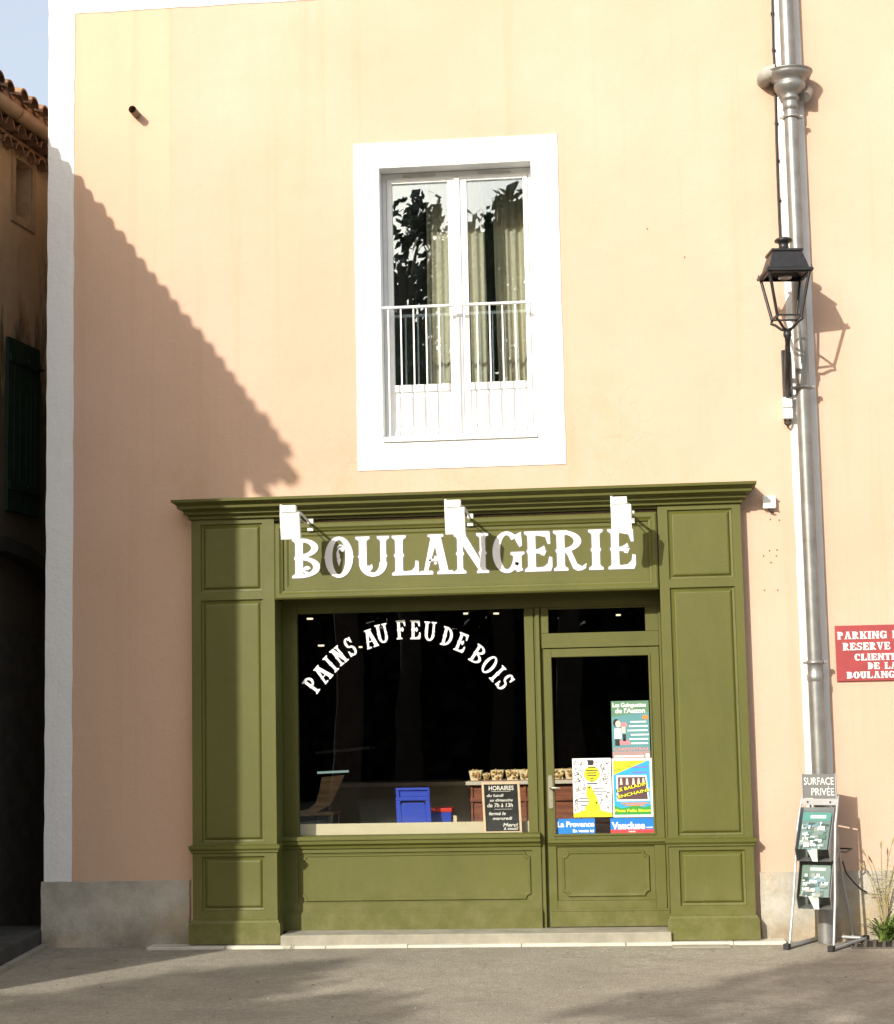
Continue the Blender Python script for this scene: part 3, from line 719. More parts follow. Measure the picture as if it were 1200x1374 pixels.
for i, (u, v, lab) in enumerate(((390, 706, 'white floodlight above the first letters of the fascia, leftmost of three'), (611, 699, 'white floodlight above the middle of the fascia lettering'), (834, 695, 'white floodlight above the last letter of the fascia, nearest the downpipe'))):
    o = fl if i == 0 else copy_tree(fl); p = at(u, v, YF); o.location = (p.x, YF, p.z); o['label'] = lab

# ------------------------------------------------------------------ posters on the door glass
YQ = YD+.028
def poster(u0, v0, u1, v1, bgm, name, label, y=YQ):
    a = at(u0, v0, y); b = at(u1, v1, y)
    o = thing(name, label, 'poster', ((a.x+b.x)/2, y, b.z))
    MB().box(a.x, b.x, y-.0006, y, b.z, a.z).build('sheet', bgm, o)
    return o, a.x, b.x, b.z, a.z
W_ = flat('print_white', (.85, .85, .82)); K_ = flat('print_black', (.02, .02, .02)); YE = flat('print_yellow', (.85, .78, .02)); BL = flat('print_blue', (.01, .18, .55))
RD = flat('print_red', (.65, .05, .06)); TE = flat('print_teal', (.10, .27, .29)); GR = flat('print_green', (.04, .30, .05)); CY = flat('print_cyan', (.03, .35, .70))
OR = flat('print_orange', (.70, .22, .04)); PK = flat('print_pink', (.70, .22, .24)); PU = flat('print_violet', (.25, .12, .5)); DG = flat('print_dark_green', (.10, .22, .13)); SK = flat('print_skin', (.8, .6, .48)); MR = flat('print_mauve', (.38, .25, .24))
def lay(mb_fn, mat, parent, name, lvl, y=YQ):
    m = MB(); mb_fn(m, y-.0008-.0003*lvl); m.build(name, mat, parent, recalc=False)
def rect(x0, x1, z0, z1, y): return [(x0, y, z0), (x1, y, z0), (x1, y, z1), (x0, y, z1)]
def fr(x0, x1, z0, z1):
    return (lambda a: x0+(x1-x0)*a), (lambda b: z0+(z1-z0)*b)
# 1 festival poster
o, x0, x1, z0, z1 = poster(820, 941, 873, 1017, TE, 'poster', 'teal illustrated poster with white script title, highest sheet on the door glass')
fx, fz = fr(x0, x1, z0, z1)
lay(lambda m, y: m.add([(fx(0), y, fz(.72)), (fx(.4), y, fz(.76)), (fx(1), y, fz(.80)), (fx(1), y, fz(1)), (fx(0), y, fz(1))], [(0, 1, 2, 3, 4)]), DG, o, 'print_banner', 0)
lay(lambda m, y: m.add(rect(fx(0), fx(1), fz(0), fz(.12), y), [(0, 1, 2, 3)]), MR, o, 'print_band', 0)
def f_(m, y):
    text_into(m, 'Les Guinguettes', fx(.04), fx(.93), fz(.895), .030, y, .03); text_into(m, "de l'Auzon", fx(.10), fx(.9), fz(.79), .034, y, .03)
    for i, (a, b) in enumerate(((.50, .92), (.46, .96), (.42, .95), (.50, .98), (.46, .96), (.5, .95))):
        m.add(rect(fx(a), fx(b), fz(.62-.075*i), fz(.645-.075*i), y), [(0, 1, 2, 3)])
    m.add(rect(fx(.05), fx(.82), fz(.02), fz(.05), y), [(0, 1, 2, 3)]); m.add([(fx(.93)+.016*math.cos(k*.5236), y, fz(.045)+.016*math.sin(k*.5236)) for k in range(12)], [tuple(range(12))])
lay(f_, W_, o, 'print_title', 3)
lay(lambda m, y: text_into(m, 'CARPENTRAS', fx(.04), fx(.96), fz(.135), .022, y, .02), PK, o, 'print_town', 2)
lay(lambda m, y: (m.add([(fx(.12+.08*math.cos(k*.5236)), y, fz(.62+.07*math.sin(k*.5236))) for k in range(12)], [tuple(range(12))]), m.add(rect(fx(.08), fx(.2), fz(.22), fz(.34), y), [(0, 1, 2, 3)]), m.add(rect(fx(.29), fx(.37), fz(.30), fz(.42), y), [(0, 1, 2, 3)])), K_, o, 'print_figures', 1)
lay(lambda m, y: (m.add([(fx(.17+.07*math.cos(k*.5236)), y, fz(.60+.06*math.sin(k*.5236))) for k in range(12)], [tuple(range(12))]), m.add(rect(fx(.27), fx(.36), fz(.44), fz(.55), y), [(0, 1, 2, 3)])), SK, o, 'print_faces', 2)
lay(lambda m, y: (m.add(rect(fx(.07), fx(.25), fz(.34), fz(.52), y), [(0, 1, 2, 3)])), W_, o, 'print_shirt', 1)
lay(lambda m, y: (m.add([(fx(.33+.16*math.cos(k*.5236)), y, fz(.24+.09*math.sin(k*.5236))) for k in range(7)], [tuple(range(7))]), m.add([(fx(.32+.09*math.cos(k*.5236)), y, fz(.58+.05*math.sin(k*.5236))) for k in range(12)], [tuple(range(12))])), PK, o, 'print_dress', 1)
lay(lambda m, y: (m.add([(fx(.9+.08*math.cos(k*.5236)), y, fz(.71+.04*math.sin(k*.5236))) for k in range(12)], [tuple(range(12))])), OR, o, 'print_badge', 4)
# 2 yellow and white poster
o, x0, x1, z0, z1 = poster(768, 1018, 822, 1096, W_, 'poster', 'white doodle poster with a yellow disc, left of the blue poster on the door', YQ-.002)
fx, fz = fr(x0, x1, z0, z1); YY = YQ-.002
def circ(m, cx, cz, rx, y, n=20): m.add([(fx(cx)+rx*math.cos(2*math.pi*k/n), y, fz(cz)+rx*math.sin(2*math.pi*k/n)) for k in range(n)], [tuple(range(n))])
rn = random.Random(5)
def doodle(m, y):
    for i in range(420):
        a, b = rn.uniform(.04, .95), rn.uniform(.08, .96)
        if (a-.5)**2+(b-.74)**2*2 < .07 or (.12 < a < .45 and .12 < b < .4) or (.5 < a < .82 and .3 < b < .58): continue
        px, pz = fx(a), fz(b); an = rn.uniform(0, 6.28); L = rn.uniform(.004, .014); wv = Vector((math.cos(an), math.sin(an)))*L; nv = Vector((-wv.y, wv.x)).normalized()*rn.uniform(.0012, .003)
        yy = y-.00002*(i % 9)
        m.add([(px-wv.x-nv.x, yy, pz-wv.y-nv.y), (px+wv.x-nv.x, yy, pz+wv.y-nv.y), (px+wv.x+nv.x, yy, pz+wv.y+nv.y), (px-wv.x+nv.x, yy, pz-wv.y+nv.y)], [(0, 1, 2, 3)])
    m.add(rect(fx(.4), fx(.55), fz(.88), fz(.97), y-.0002), [(0, 1, 2, 3)])
lay(doodle, K_, o, 'print_doodles', 0, YY)
lay(lambda m, y: (circ(m, .5, .73, .060, y), m.add([(fx(0), y, fz(0)), (fx(1), y, fz(0)), (fx(1), y, fz(.07)), (fx(.72), y, fz(.10)), (fx(.60), y, fz(.36)), (fx(.45), y, fz(.55)), (fx(.36), y, fz(.52)), (fx(.30), y, fz(.12)), (fx(0), y, fz(.06))], [tuple(range(9))])), YE, o, 'print_yellow_disc', 2, YY)
lay(lambda m, y: (circ(m, .27, .27, .038, y), circ(m, .68, .44, .036, y)), W_, o, 'print_white_discs', 4, YY)
lay(lambda m, y: ([m.add(rect(fx(.5-wd), fx(.5+wd), fz(.83-.045*i), fz(.848-.045*i), y), [(0, 1, 2, 3)]) for i, wd in enumerate((.1, .16, .13, .12, .05, .05, .14))], [m.add(rect(fx(c-wd), fx(c+wd), fz(zz), fz(zz+.014), y), [(0, 1, 2, 3)]) for c, zz, wd in ((.27, .31, .12), (.27, .26, .14), (.27, .19, .08), (.68, .48, .14), (.68, .43, .16), (.68, .37, .08))], [circ(m, a, b, .008, y) for a, b in ((.42, .50), (.60, .24))]), K_, o, 'print_small_lines', 6, YY)
# 3 blue poster
o, x0, x1, z0, z1 = poster(821, 1018, 877, 1096, W_, 'poster', 'blue, green and yellow poster with slanted yellow words, under the teal poster', YQ-.001)
fx, fz = fr(x0, x1, z0, z1); YY = YQ-.001
lay(lambda m, y: m.add(rect(fx(.03), fx(.95), fz(.04), fz(.96), y), [(0, 1, 2, 3)]), CY, o, 'print_blue_ground', 0, YY)
lay(lambda m, y: m.add([(fx(.03), y, fz(.72)), (fx(.9), y, fz(.96)), (fx(.03), y, fz(.96))], [(0, 1, 2)]), YE, o, 'print_yellow_corner', 1, YY)
lay(lambda m, y: m.add([(fx(.03), y, fz(.04)), (fx(.95), y, fz(.04)), (fx(.95), y, fz(.20)), (fx(.78), y, fz(.16)), (fx(.6), y, fz(.2)), (fx(.2), y, fz(.15)), (fx(.03), y, fz(.2))], [tuple(range(7))]), GR, o, 'print_green_ground', 1, YY)
lay(lambda m, y: m.add([(fx(.1), y, fz(.27)), (fx(.92), y, fz(.27)), (fx(.86), y, fz(.71)), (fx(.1), y, fz(.71))], [(0, 1, 2, 3)]), W_, o, 'print_photo_border', 1, YY)
lay(lambda m, y: m.add([(fx(.14), y, fz(.30)), (fx(.88), y, fz(.30)), (fx(.83), y, fz(.68)), (fx(.14), y, fz(.68))], [(0, 1, 2, 3)]), flat('print_photo', (.10, .05, .06)), o, 'print_photo', 2, YY)
lay(lambda m, y: [m.add([(fx(a-.035), y, fz(.55)), (fx(a+.035), y, fz(.55)), (fx(a+.02), y, fz(.66)), (fx(a-.02), y, fz(.66))], [(0, 1, 2, 3)]) for a in (.22, .37, .53, .66, .78)], SK, o, 'print_photo_people', 3, YY)
lay(lambda m, y: (text_into(m, 'LE BALADIN', fx(.10), fx(.88), fz(.42), .026, y, .04, 0, .22), text_into(m, 'ENCHAINE', fx(.12), fx(.94), fz(.31), .024, y, .04, 0, .22)), K_, o, 'print_title_shadow', 4, YY)
lay(lambda m, y: (text_into(m, 'LE BALADIN', fx(.12), fx(.90), fz(.43), .024, y, .02, 0, .22), text_into(m, 'ENCHAINE', fx(.14), fx(.96), fz(.32), .022, y, .02, 0, .22), text_into(m, 'Place Felix Simon', fx(.05), fx(.94), fz(.09), .020, y, .03)), YE, o, 'print_title', 5, YY)
lay(lambda m, y: [m.add(rect(fx(a), fx(b), fz(c), fz(c+.02), y), [(0, 1, 2, 3)]) for a, b, c in ((.2, .9, .225), (.3, .8, .19))], OR, o, 'print_orange_lines', 5, YY)
lay(lambda m, y: [m.add(rect(fx(a), fx(b), fz(c), fz(c+.018), y), [(0, 1, 2, 3)]) for a, b, c in ((.5, .9, .84), (.5, .88, .75))], PU, o, 'print_violet_lines', 5, YY)
lay(lambda m, y: text_into(m, 'FETE VOTIVE', fx(.06), fx(.5), fz(.78), .011, y, .02, 0, .26), K_, o, 'print_corner_words', 5, YY)
# 4, 5 newspaper strips
o, x0, x1, z0, z1 = poster(747, 1099, 799, 1119, BL, 'poster', 'long blue newspaper strip with white words, left strip at the foot of the door glass')
fx, fz = fr(x0, x1, z0, z1)
lay(lambda m, y: (text_into(m, 'La Provence', fx(.02), fx(.98), fz(.48), .038, y, .035), text_into(m, 'En vente ici', fx(.42), fx(.97), fz(.12), .022, y, .03)), W_, o, 'print_words', 1)
o, x0, x1, z0, z1 = poster(819, 1098, 878, 1118, BL, 'poster', 'blue newspaper strip with a red lower edge at the foot of the door glass')
fx, fz = fr(x0, x1, z0, z1)
lay(lambda m, y: m.add(rect(fx(0), fx(1), fz(0), fz(.26), y), [(0, 1, 2, 3)]), RD, o, 'print_red_band', 0)
lay(lambda m, y: (text_into(m, 'Vaucluse', fx(.03), fx(.80), fz(.30), .050, y, .04), text_into(m, 'matin', fx(.83), fx(.98), fz(.34), .012, y, .03), text_into(m, 'hebdo', fx(.42), fx(.58), fz(.09), .010, y, .03)), W_, o, 'print_words', 1)

# ------------------------------------------------------------------ inside the window
ZLG = Z(550, 1104, .34)
MB().box(-2.75, -.72, .33, .37, .5, ZLG).build('display_ledge', M['beige'], label='long beige board along the foot of the shop window, inside the glass', cat='ledge', bevel=.003)
# chalkboard
YB = .26; a = at(646, 1050, YB); b = at(701, 1118, YB)
cb = thing('chalkboard', 'framed black chalkboard with handwritten opening hours at the foot of the shop window', 'chalkboard', ((a.x+b.x)/2, YB, b.z))
tilt = (b.x-a.x)
x0, x1, z0, z1 = X(650, 1118, YB), X(701, 1118, YB), b.z, a.z; sh = -.012
def sk(x, z): return x+sh*(z-z0)/(z1-z0)
fm = MB(); t_ = .016
for q in ([(x0, z0), (x1, z0), (x1-t_, z0+t_), (x0+t_, z0+t_)], [(x1, z0), (x1, z1), (x1-t_, z1-t_), (x1-t_, z0+t_)], [(x1, z1), (x0, z1), (x0+t_, z1-t_), (x1-t_, z1-t_)], [(x0, z1), (x0, z0), (x0+t_, z0+t_), (x0+t_, z1-t_)]):
    fm.prism([(sk(px, pz), pz) for px, pz in q], YB-.012, YB+.006)
fm.build('frame', M['lightwood'], cb)
MB().prism([(sk(px, pz), pz) for px, pz in ((x0+t_, z0+t_), (x1-t_, z0+t_), (x1-t_, z1-t_), (x0+t_, z1-t_))], YB-.003, YB+.004).build('slate', M['slate'], cb)
wr = MB(); fx, fz = fr(x0+t_, x1-t_, z0+t_, z1-t_); yb = YB-.004
for s_, a, b, zz, hh, sl_ in (('HORAIRES', .10, .84, .875, .032, 0), ('du lundi', .03, .52, .735, .020, .25), ('au dimanche', .12, .80, .635, .020, .25), ('de 7h à 13h', .04, .80, .515, .028, .15), ('fermé le', .08, .58, .345, .024, .25), ('mercredi', .2, .76, .245, .022, .25), ('Merci', .5, .92, .10, .026, .3), ('à tous!', .52, .93, .03, .02, .3)):
    text_into(wr, s_, fx(a), fx(b), fz(zz), hh, yb, .02, sl_)
wr.add(rect(fx(.18), fx(.74), fz(.845), fz(.852), yb), [(0, 1, 2, 3)]); wr.add(rect(fx(.26), fx(.78), fz(.465), fz(.472), yb), [(0, 1, 2, 3)])
wr.build('handwriting', M['chalk'], cb, recalc=False)
# red wooden counter with paper trays of biscuits
YK = 1.15; k0 = X(629, 1060, YK); kz = Z(650, 1045, YK)
ct = thing('wooden_counter', 'red brown wooden counter with pale top edge behind the chalkboard', 'counter', (k0+.8, YK+.25, .12))
c = MB(); k1 = .62
c.box(k0+.015, k1, YK+.02, YK+.5, .12, kz-.05)
for i in range(9):
    xx = k0+.015+i*(k1-k0)/9
    c.box(xx, xx+.018, YK+.005, YK+.02, .12, kz-.06)
for zz in (.55, .82, 1.05, 1.19): c.box(k0+.01, k1, YK-.004, YK+.0195, zz, zz+.03)
c.build('cabinet', M['redwood'], ct); MB().box(k0-.02, k1, YK-.03, YK+.52, kz-.05, kz-.02).build('worktop', M['marble'], ct, bevel=.004)
trays = [(630, 646, 'leftmost'), (648, 657, 'second'), (659, 675, 'third'), (679, 696, 'fourth'), (697, 712, 'fifth'), (742, 757, 'of biscuits seen through the door glass, nearest the handle'), (758, 772, 'of biscuits seen through the door glass, beside the doodle poster')]
for i, (u0, u1, lb) in enumerate(trays):
    a, b = X(u0, 1036, YK), X(u1, 1036, YK); zt = kz-.0195; ht = .085 if i != 1 else .06
    o = thing('biscuit_tray', 'cream paper tray %s' % lb if i > 4 else 'cream paper tray of biscuits on the counter behind the chalkboard, %s from the left' % lb.replace('most', ' end, first') if i else 'cream paper tray of biscuits at the left end of the red brown counter', 'tray', ((a+b)/2, YK+.06, zt), group='biscuit trays on the wooden counter')
    e = .012
    MB().ring2([[(a+e, YK, zt), (b-e, YK, zt), (b-e, YK+.15, zt), (a+e, YK+.15, zt)], [(a-.004, YK-.012, zt+ht), (b+.004, YK-.012, zt+ht), (b+.004, YK+.17, zt+ht), (a-.004, YK+.17, zt+ht)], [(a+.004, YK-.004, zt+ht-.004), (b-.004, YK-.004, zt+ht-.004), (b-.004, YK+.16, zt+ht-.004), (a+.004, YK+.16, zt+ht-.004)]]).build('paper_tray', M['jar'], o)
    nb = MB(); rr = random.Random(i)
    for q in range(16):
        px, py, pz = rr.uniform(a+.01, b-.01), YK-.014+rr.uniform(0, .05), zt+rr.uniform(.02, ht+.006)
        nb.lathe([(0, -.008), (.010, -.004), (.011, .004), (0, .009)], (px, py if pz > zt+ht-.01 else YK-.013, pz), 7)
    nb.build('biscuits', M['nut'], o)
# beige counter further back
YN = 2.6; a = at(470, 1052, YN); b = at(630, 1047, YN)
bc = thing('service_counter', 'low beige service counter with pale rim at the back of the shop', 'counter', ((a.x+b.x)/2, YN, .12))
MB().box(a.x-.2, b.x, YN, YN+.6, .12, a.z-.03).build('front_panel', simple('beige_laminate', (.30, .25, .16), .6), bc)
MB().box(a.x-.22, b.x+.01, YN-.03, YN+.62, a.z-.03, a.z+.005).build('worktop', simple('counter_rim', (.45, .36, .27), .5), bc)
# blue plastic child's chair
YH = .75; o = thing('child_chair', 'bright blue plastic child chair seen from behind through the shop window', 'chair', (X(556, 1100, YH), YH, .45))
p = MB(); L0, L1 = X(531, 1058, YH), X(577, 1058, YH); zb, zt = .86, Z(555, 1057, YH)
zb = Z(555, 1120, YH)
def bk_(u, z): return (L0+(L1-L0)*u, z)
wid = [(0., 0, 1), (.35, .0, 1.0), (.62, .03, .97), (.8, .01, .985), (1., 0, 1)]
# backrest with a slot and a lower dished panel
z_ = lambda t: zb+(zt-zb)*t
for q in ([(0, .72), (1, .72), (1, .80), (0, .80)], [(0.02, .80), (.12, .80), (.1, .94), (0, .94)], [(.9, .80), (1, .80), (1, .94), (.92, .94)], [(0, .94), (1, .94), (.99, 1), (.01, 1)], [(.06, -.3), (.22, -.3), (.14, .72), (.0, .72)], [(.9, .0), (1.06, 0.), (1, .72), (.86, .72)]):
    p.prism([bk_(u, z_(t)) for u, t in q], YH-.012, YH+.012)
p.prism([bk_(u, z_(t)) for u, t in ((.10, .80), (.92, .80), (.92, .94), (.10, .94))], YH+.004, YH+.012)
p.prism([bk_(u, z_(t)) for u, t in ((.10, .12), (.88, .12), (.88, .60), (.82, .68), (.2, .68), (.12, .60))], YH-.004, YH+.008)
p.prism([bk_(u, z_(t)) for u, t in ((.06, -.3), (1.16, -.3), (1.16, .10), (1.02, .10), (.98, .20), (.9, .2), (.88, .12), (.06, .12))], YH+.0, YH+.02)
p.build('backrest', M['blue'], o, bevel=.004)
MB().box(L0, L1+.02, YH+.02, YH+.3, zb-.12, zb-.09).build('seat', M['blue'], o, bevel=.01)
lg = MB(); [lg.bar((xx, yy, .45), (xx, yy, zb-.12), .03, .03) for xx in (L0+.02, L1) for yy in (YH+.04, YH+.28)]; lg.build('leg_frame', M['blue'], o)
# red and blue toy bin and small cream box beside the chair
o = thing('toy_bin', 'small blue bin with a red rim beside the blue child chair', 'bin', (X(594, 1100, .95), .95, .6)); a, b = X(580, 1090, .95), X(607, 1090, .95); zt = Z(595, 1086, .95)
MB().ring2([[(a+.02, .9, .6), (b-.02, .9, .6), (b-.02, 1.1, .6), (a+.02, 1.1, .6)], [(a, .88, zt-.02), (b, .88, zt-.02), (b, 1.12, zt-.02), (a, 1.12, zt-.02)]], cap=True).build('tub', M['blue'], o, bevel=.004)
MB().box(a-.006, b+.006, .872, 1.126, zt-.02, zt+.012).build('lid', M['red'], o, bevel=.005)
MB().prism([(X(607, 1095, .9), .6), (X(617, 1095, .9), .6), (X(613, 1095, .9), Z(610, 1095, .9)), (X(609, 1095, .9), Z(610, 1094, .9))], .88, .98).build('paper_bag', M['jar'], label='little cream paper bag beside the red lidded bin', cat='bag')
# bentwood chair at the left and glass display case
YE_ = 1.3; o = thing('wooden_chair', 'curved brown wooden chair back behind the left edge of the shop window', 'chair', (X(430, 1100, YE_), YE_, .12))
pts = [(446, 1043, 462, 1040), (437, 1062, 455, 1057), (432, 1078, 448, 1072), (422, 1086, 442, 1081), (402, 1090, 425, 1090)]
cbk = MB()
for i in range(len(pts)-1):
    q = [at(pts[i][0]-14*(1 if i == 0 else .6), pts[i][1], YE_), at(pts[i][2], pts[i][3], YE_), at(pts[i+1][2], pts[i+1][3], YE_), at(pts[i+1][0]-14*.6, pts[i+1][1], YE_)]
    vs = [(v.x, YE_-.01+.0, v.z) for v in q]+[(v.x, YE_+.015, v.z) for v in q]
    cbk.add(vs, [(0, 1, 2, 3), (7, 6, 5, 4), (0, 4, 5, 1), (1, 5, 6, 2), (2, 6, 7, 3), (3, 7, 4, 0)])
cbk.build('backrest', M['wood'], o)
sx_ = X(405, 1092, YE_); sz = Z(430, 1090, YE_)
MB().box(sx_-.15, sx_+.27, YE_-.05, YE_+.35, sz-.03, sz).build('seat', M['wood'], o, bevel=.01)
for dx in (-.13, .25):
    for dy in (-.03, .33): MB().tube([(sx_+dx, YE_+dy, .12), (sx_+dx, YE_+dy, sz-.03)], .012, 8).build('leg', M['rackmetal'], o)
YV = 2.9; o = thing('display_case', 'glass pastry display case with glowing shelf edges at the left of the shop', 'display case', (X(470, 1090, YV), YV, .12))
a = at(424, 1010, YV); b = at(505, 1000, YV); c = at(420, 1044, YV)
shl = emit('shelf_edge_glow', (.62, .85, .80), .22)  # glow added to the shelf edges to brighten them
m = MB(); m.bar(at(428, 1010, YV), at(500, 1003, YV), .35, .025, (0, 0, 1)); m.build('top_glass', simple('case_top', (.16, .17, .18), .3), o)
m = MB(); m.add([tuple(at(428, 1010, YV)), tuple(at(420, 1044, YV)), tuple(at(426, 1044, YV)), tuple(at(433, 1010, YV))], [(0, 1, 2, 3)]); m.build('curved_glass', M['acrylic'], o, recalc=False)
for u0, v0, u1, v1 in ((426, 1037, 468, 1035), (444, 1068, 475, 1067)):
    m = MB(); m.bar(at(u0, v0, YV-.05), at(u1, v1, YV-.05), .02, .02); m.build('shelf_edge', shl, o)
MB().box(a.x, b.x+.1, YV+.02, YV+.6, .12, Z(470, 1072, YV)).build('cabinet', simple('case_body', (.05, .045, .035), .6), o)
for u, v, r_ in ((416, 831, .05), (431, 867, .05), (484, 869, .02), (625, 824, .03), (666, 824, .04), (830, 826, .03)):  # glowing discs added for small reflections in the glass
    p = at(u, v, 3.4)
    oo = MB().lathe([(r_*.4+.01, .012), (r_*.4+.01, -.002), (r_*.4, -.002), (r_*.4, .004), (0, .004)], (p.x, p.y, 2.985), 16).build('glint', M['glint_glow'], None)
    oo.location = (0, 0, p.z-2.985) if p.z < 2.97 else (0, 0, 0)
    tag(oo, {416: 'added glowing downlight at the upper left corner of the shop window', 431: 'lit downlight added as a reflection above the word PAINS', 484: 'tiny lit downlight added as a reflection between the words PAINS and AU', 625: 'small lit downlight added as a reflection above the word DE', 666: 'small lit downlight added as a reflection at the upper right corner of the shop window', 830: 'small lit downlight added as a reflection in the glass above the door'}[u], 'reflected light', 'glowing discs added as reflections in the shop glass')

# ------------------------------------------------------------------ downpipe
PX, PY = 1.352, -.125
dp = thing('downpipe', 'grey zinc downpipe running the full height of the peach wall', 'downpipe', (PX, PY, GZ))
MB().tube([(PX, PY, z) for z in (6.44, 6.9, 7.6, WT)], .056, 24, caps=False).build('upper_pipe', M['steel'], dp)
lp = MB().tube([(PX, PY, z) for z in (.35, 1.2, 1.96)], .056, 24, caps=False); lp.tube([(PX, PY, z) for z in (1.96, 3, 4, 5.2, 6.36)], .052, 24, caps=False); lp.build('pipe', M['steel'], dp)
MB().lathe([(.056, 1.93), (.062, 1.94), (.062, 1.975), (.056, 1.985), (.056, 2.06), (.060, 2.065), (.060, 2.075), (.053, 2.085)], (PX, PY, 0), 24).build('collar', M['steel'], dp)
zc = Z(1061, 97, -.125)
MB().lathe([(.0525, zc-.30), (.0585, zc-.295), (.0585, zc-.25), (.056, zc-.245), (.056, zc-.225), (.064, zc-.22), (.070, zc-.205), (.064, zc-.19), (.060, zc-.185), (.092, zc-.165), (.112, zc-.14), (.121, zc-.115), (.119, zc-.095), (.112, zc-.085), (.135, zc-.065), (.158, zc-.045), (.166, zc-.025), (.164, zc-.012), (.176, zc-.006), (.176, zc), (.165, zc), (.10, zc-.10), (.0, zc-.14)], (PX, PY, 0), 36).build('hopper', M['steel'], dp)
a = at(1029, 99, -.16)
gp = simple('grey_cement_pipe', (.36, .35, .31), .8, 0, .15, 9, .4)
inl = MB().tube([(a.x-.01, .0, a.z), (a.x-.01, -.08, a.z+.002), (a.x+.0, -.125, a.z+.004), (a.x+.03, -.16, a.z+.008), (a.x+.075, -.175, a.z+.012)], [.055, .057, .058, .057, .055], 22).build('overflow_inlet', gp, dp)
MB().tube([(a.x+.0755, -.175, a.z+.012), (a.x+.078, -.1755, a.z+.0122)], .045, 18).build('inlet_shade', M['black'], inl)  # black disc stands in for the dark inside the pipe
MB().tube([(1.49, .0, 6.42), (1.49, -.07, 6.4), (1.46, -.12, 6.34)], .045, 16).build('rear_elbow', M['steel2'], dp)
for z in (Z(1067, 157, PY), Z(1082, 520, PY), Z(1100, 889, PY), .5):
    q = MB().lathe([(.056, -.011), (.064, -.010), (.064, .010), (.056, .011)], (PX, PY, z), 24)
    q.box(PX+.05, PX+.085, PY-.014, PY+.014, z-.012, z+.012); q.box(PX-.085, PX-.05, PY-.010, PY+.010, z-.010, z+.010); q.box(PX-.012, PX+.012, -.07, -.004, z-.01, z+.01)
    q.tube([(PX+.07, PY-.025, z), (PX+.07, PY+.02, z)], .006, 8)
    q.build('clip', M['steel2'], dp)
# cast shoe at the foot
MB().tube([(PX, PY, .35), (PX, PY, GZ+.001)], .062, 20).lathe([(.062, .335), (.07, .34), (.07, .36), (.056, .365)], (PX, PY, 0), 20).build('foot_pipe', M['steel'], dp)

# electric cable along the wall
pts = []; cabm = MB()
for u, v in ((1036, -30), (1037, 18), (1038, 66), (1040, 98), (1041, 140), (1042, 190), (1044, 250), (1046, 300), (1048, 335)):
    q = at(u, v, -.015); pts.append((q.x, -.015-.005*(len(pts) % 2), q.z))
cable = cabm.tube(pts, .008, 8).build('electric_cable', M['black'], label='thin black cable stapled down the wall to the lantern', cat='cable')
for v in (18, 67, 116, 165, 215, 268):
    q = at(1036+12*(v/335), v, -.012); MB().tube([(q.x-.012, -.012, q.z), (q.x+.012, -.012, q.z)], .013, 8).build('cable_clip', M['black'], cable)

# ------------------------------------------------------------------ lantern
LX, LY = 1.235, -.46
ln = thing('wall_lantern', 'black four sided street lantern on an iron bracket beside the downpipe', 'lantern', (LX, 0, 4.1))
zt = Z(1050, 320, LY); ze = Z(1054, 368, LY); zb = Z(1057, 440, LY)
lx = X(1054, 380, LY); c = (lx, LY, 0)
yawL = R(8)
def sqr(prof, rot=yawL):                   # square-section lathe: half width, z
    m = MB(); vs = []
    for hw, z in prof:
        for sx1, sy1 in ((-1, -1), (1, -1), (1, 1), (-1, 1)):
            x_, y_ = hw*sx1, hw*sy1; vs.append((lx+x_*math.cos(rot)-y_*math.sin(rot), LY+x_*math.sin(rot)+y_*math.cos(rot), z))
    m.add(vs, [(i*4+k, i*4+(k+1) % 4, (i+1)*4+(k+1) % 4, (i+1)*4+k) for i in range(len(prof)-1) for k in range(4)]); return m
H_ = zt-ze
MB().lathe([(0, zt+.005), (.05, zt), (.066, zt-.012), (.066, zt-.024), (.04, zt-.034), (.035, zt-.05), (.038, zt-.075), (.06, zt-.092), (.085, zt-.100)], c, 24).build('chimney', M['iron'], ln)
sqr([(.06, zt-.096), (.115, zt-.102), (.115, zt-.118), (.106, zt-.122), (.132, zt-.20), (.145, ze+.022), (.172, ze+.008), (.172, ze-.008), (.150, ze-.012), (.148, ze+.002), (.02, ze+.1)]).build('roof', M['iron'], ln)
for sx1, sy1 in ((-1, -1), (1, -1), (1, 1), (-1, 1)):
    def cr(hw): x_, y_ = hw*sx1, hw*sy1; return Vector((lx+x_*math.cos(yawL)-y_*math.sin(yawL), LY+x_*math.sin(yawL)+y_*math.cos(yawL), 0))
    m = MB(); m.tube([cr(.146)+Vector((0, 0, ze-.01)), cr(.088)+Vector((0, 0, zb+.075))], .0115, 6)
    m.tube([cr(.160)+Vector((0, 0, ze+.01)), cr(.160)+Vector((0, 0, ze+.035))], [.008, .004], 6); m.build('corner_post', M['iron'], ln)
    m = MB(); m.tube([cr(.088)+Vector((0, 0, zb+.075)), cr(.094)+Vector((0, 0, zb+.05)), cr(.07)+Vector((0, 0, zb+.035)), cr(.035)+Vector((0, 0, zb-.005)), cr(.012)+Vector((0, 0, zb-.012))], .0105, 6); m.build('lower_stay', M['iron'], ln)
m = MB()
for (a, b) in (((-1, -1), (1, -1)), ((1, -1), (1, 1)), ((1, 1), (-1, 1)), ((-1, 1), (-1, -1))):
    for hw, z in ((.088, zb+.078), (.145, ze-.012)):
        P_ = [Vector((lx+hw*s1*math.cos(yawL)-hw*s2*math.sin(yawL), LY+hw*s1*math.sin(yawL)+hw*s2*math.cos(yawL), z)) for s1, s2 in (a, b)]
        m.bar(P_[0], P_[1], .014, .012)
m.build('bottom_ring', M['iron'], ln)
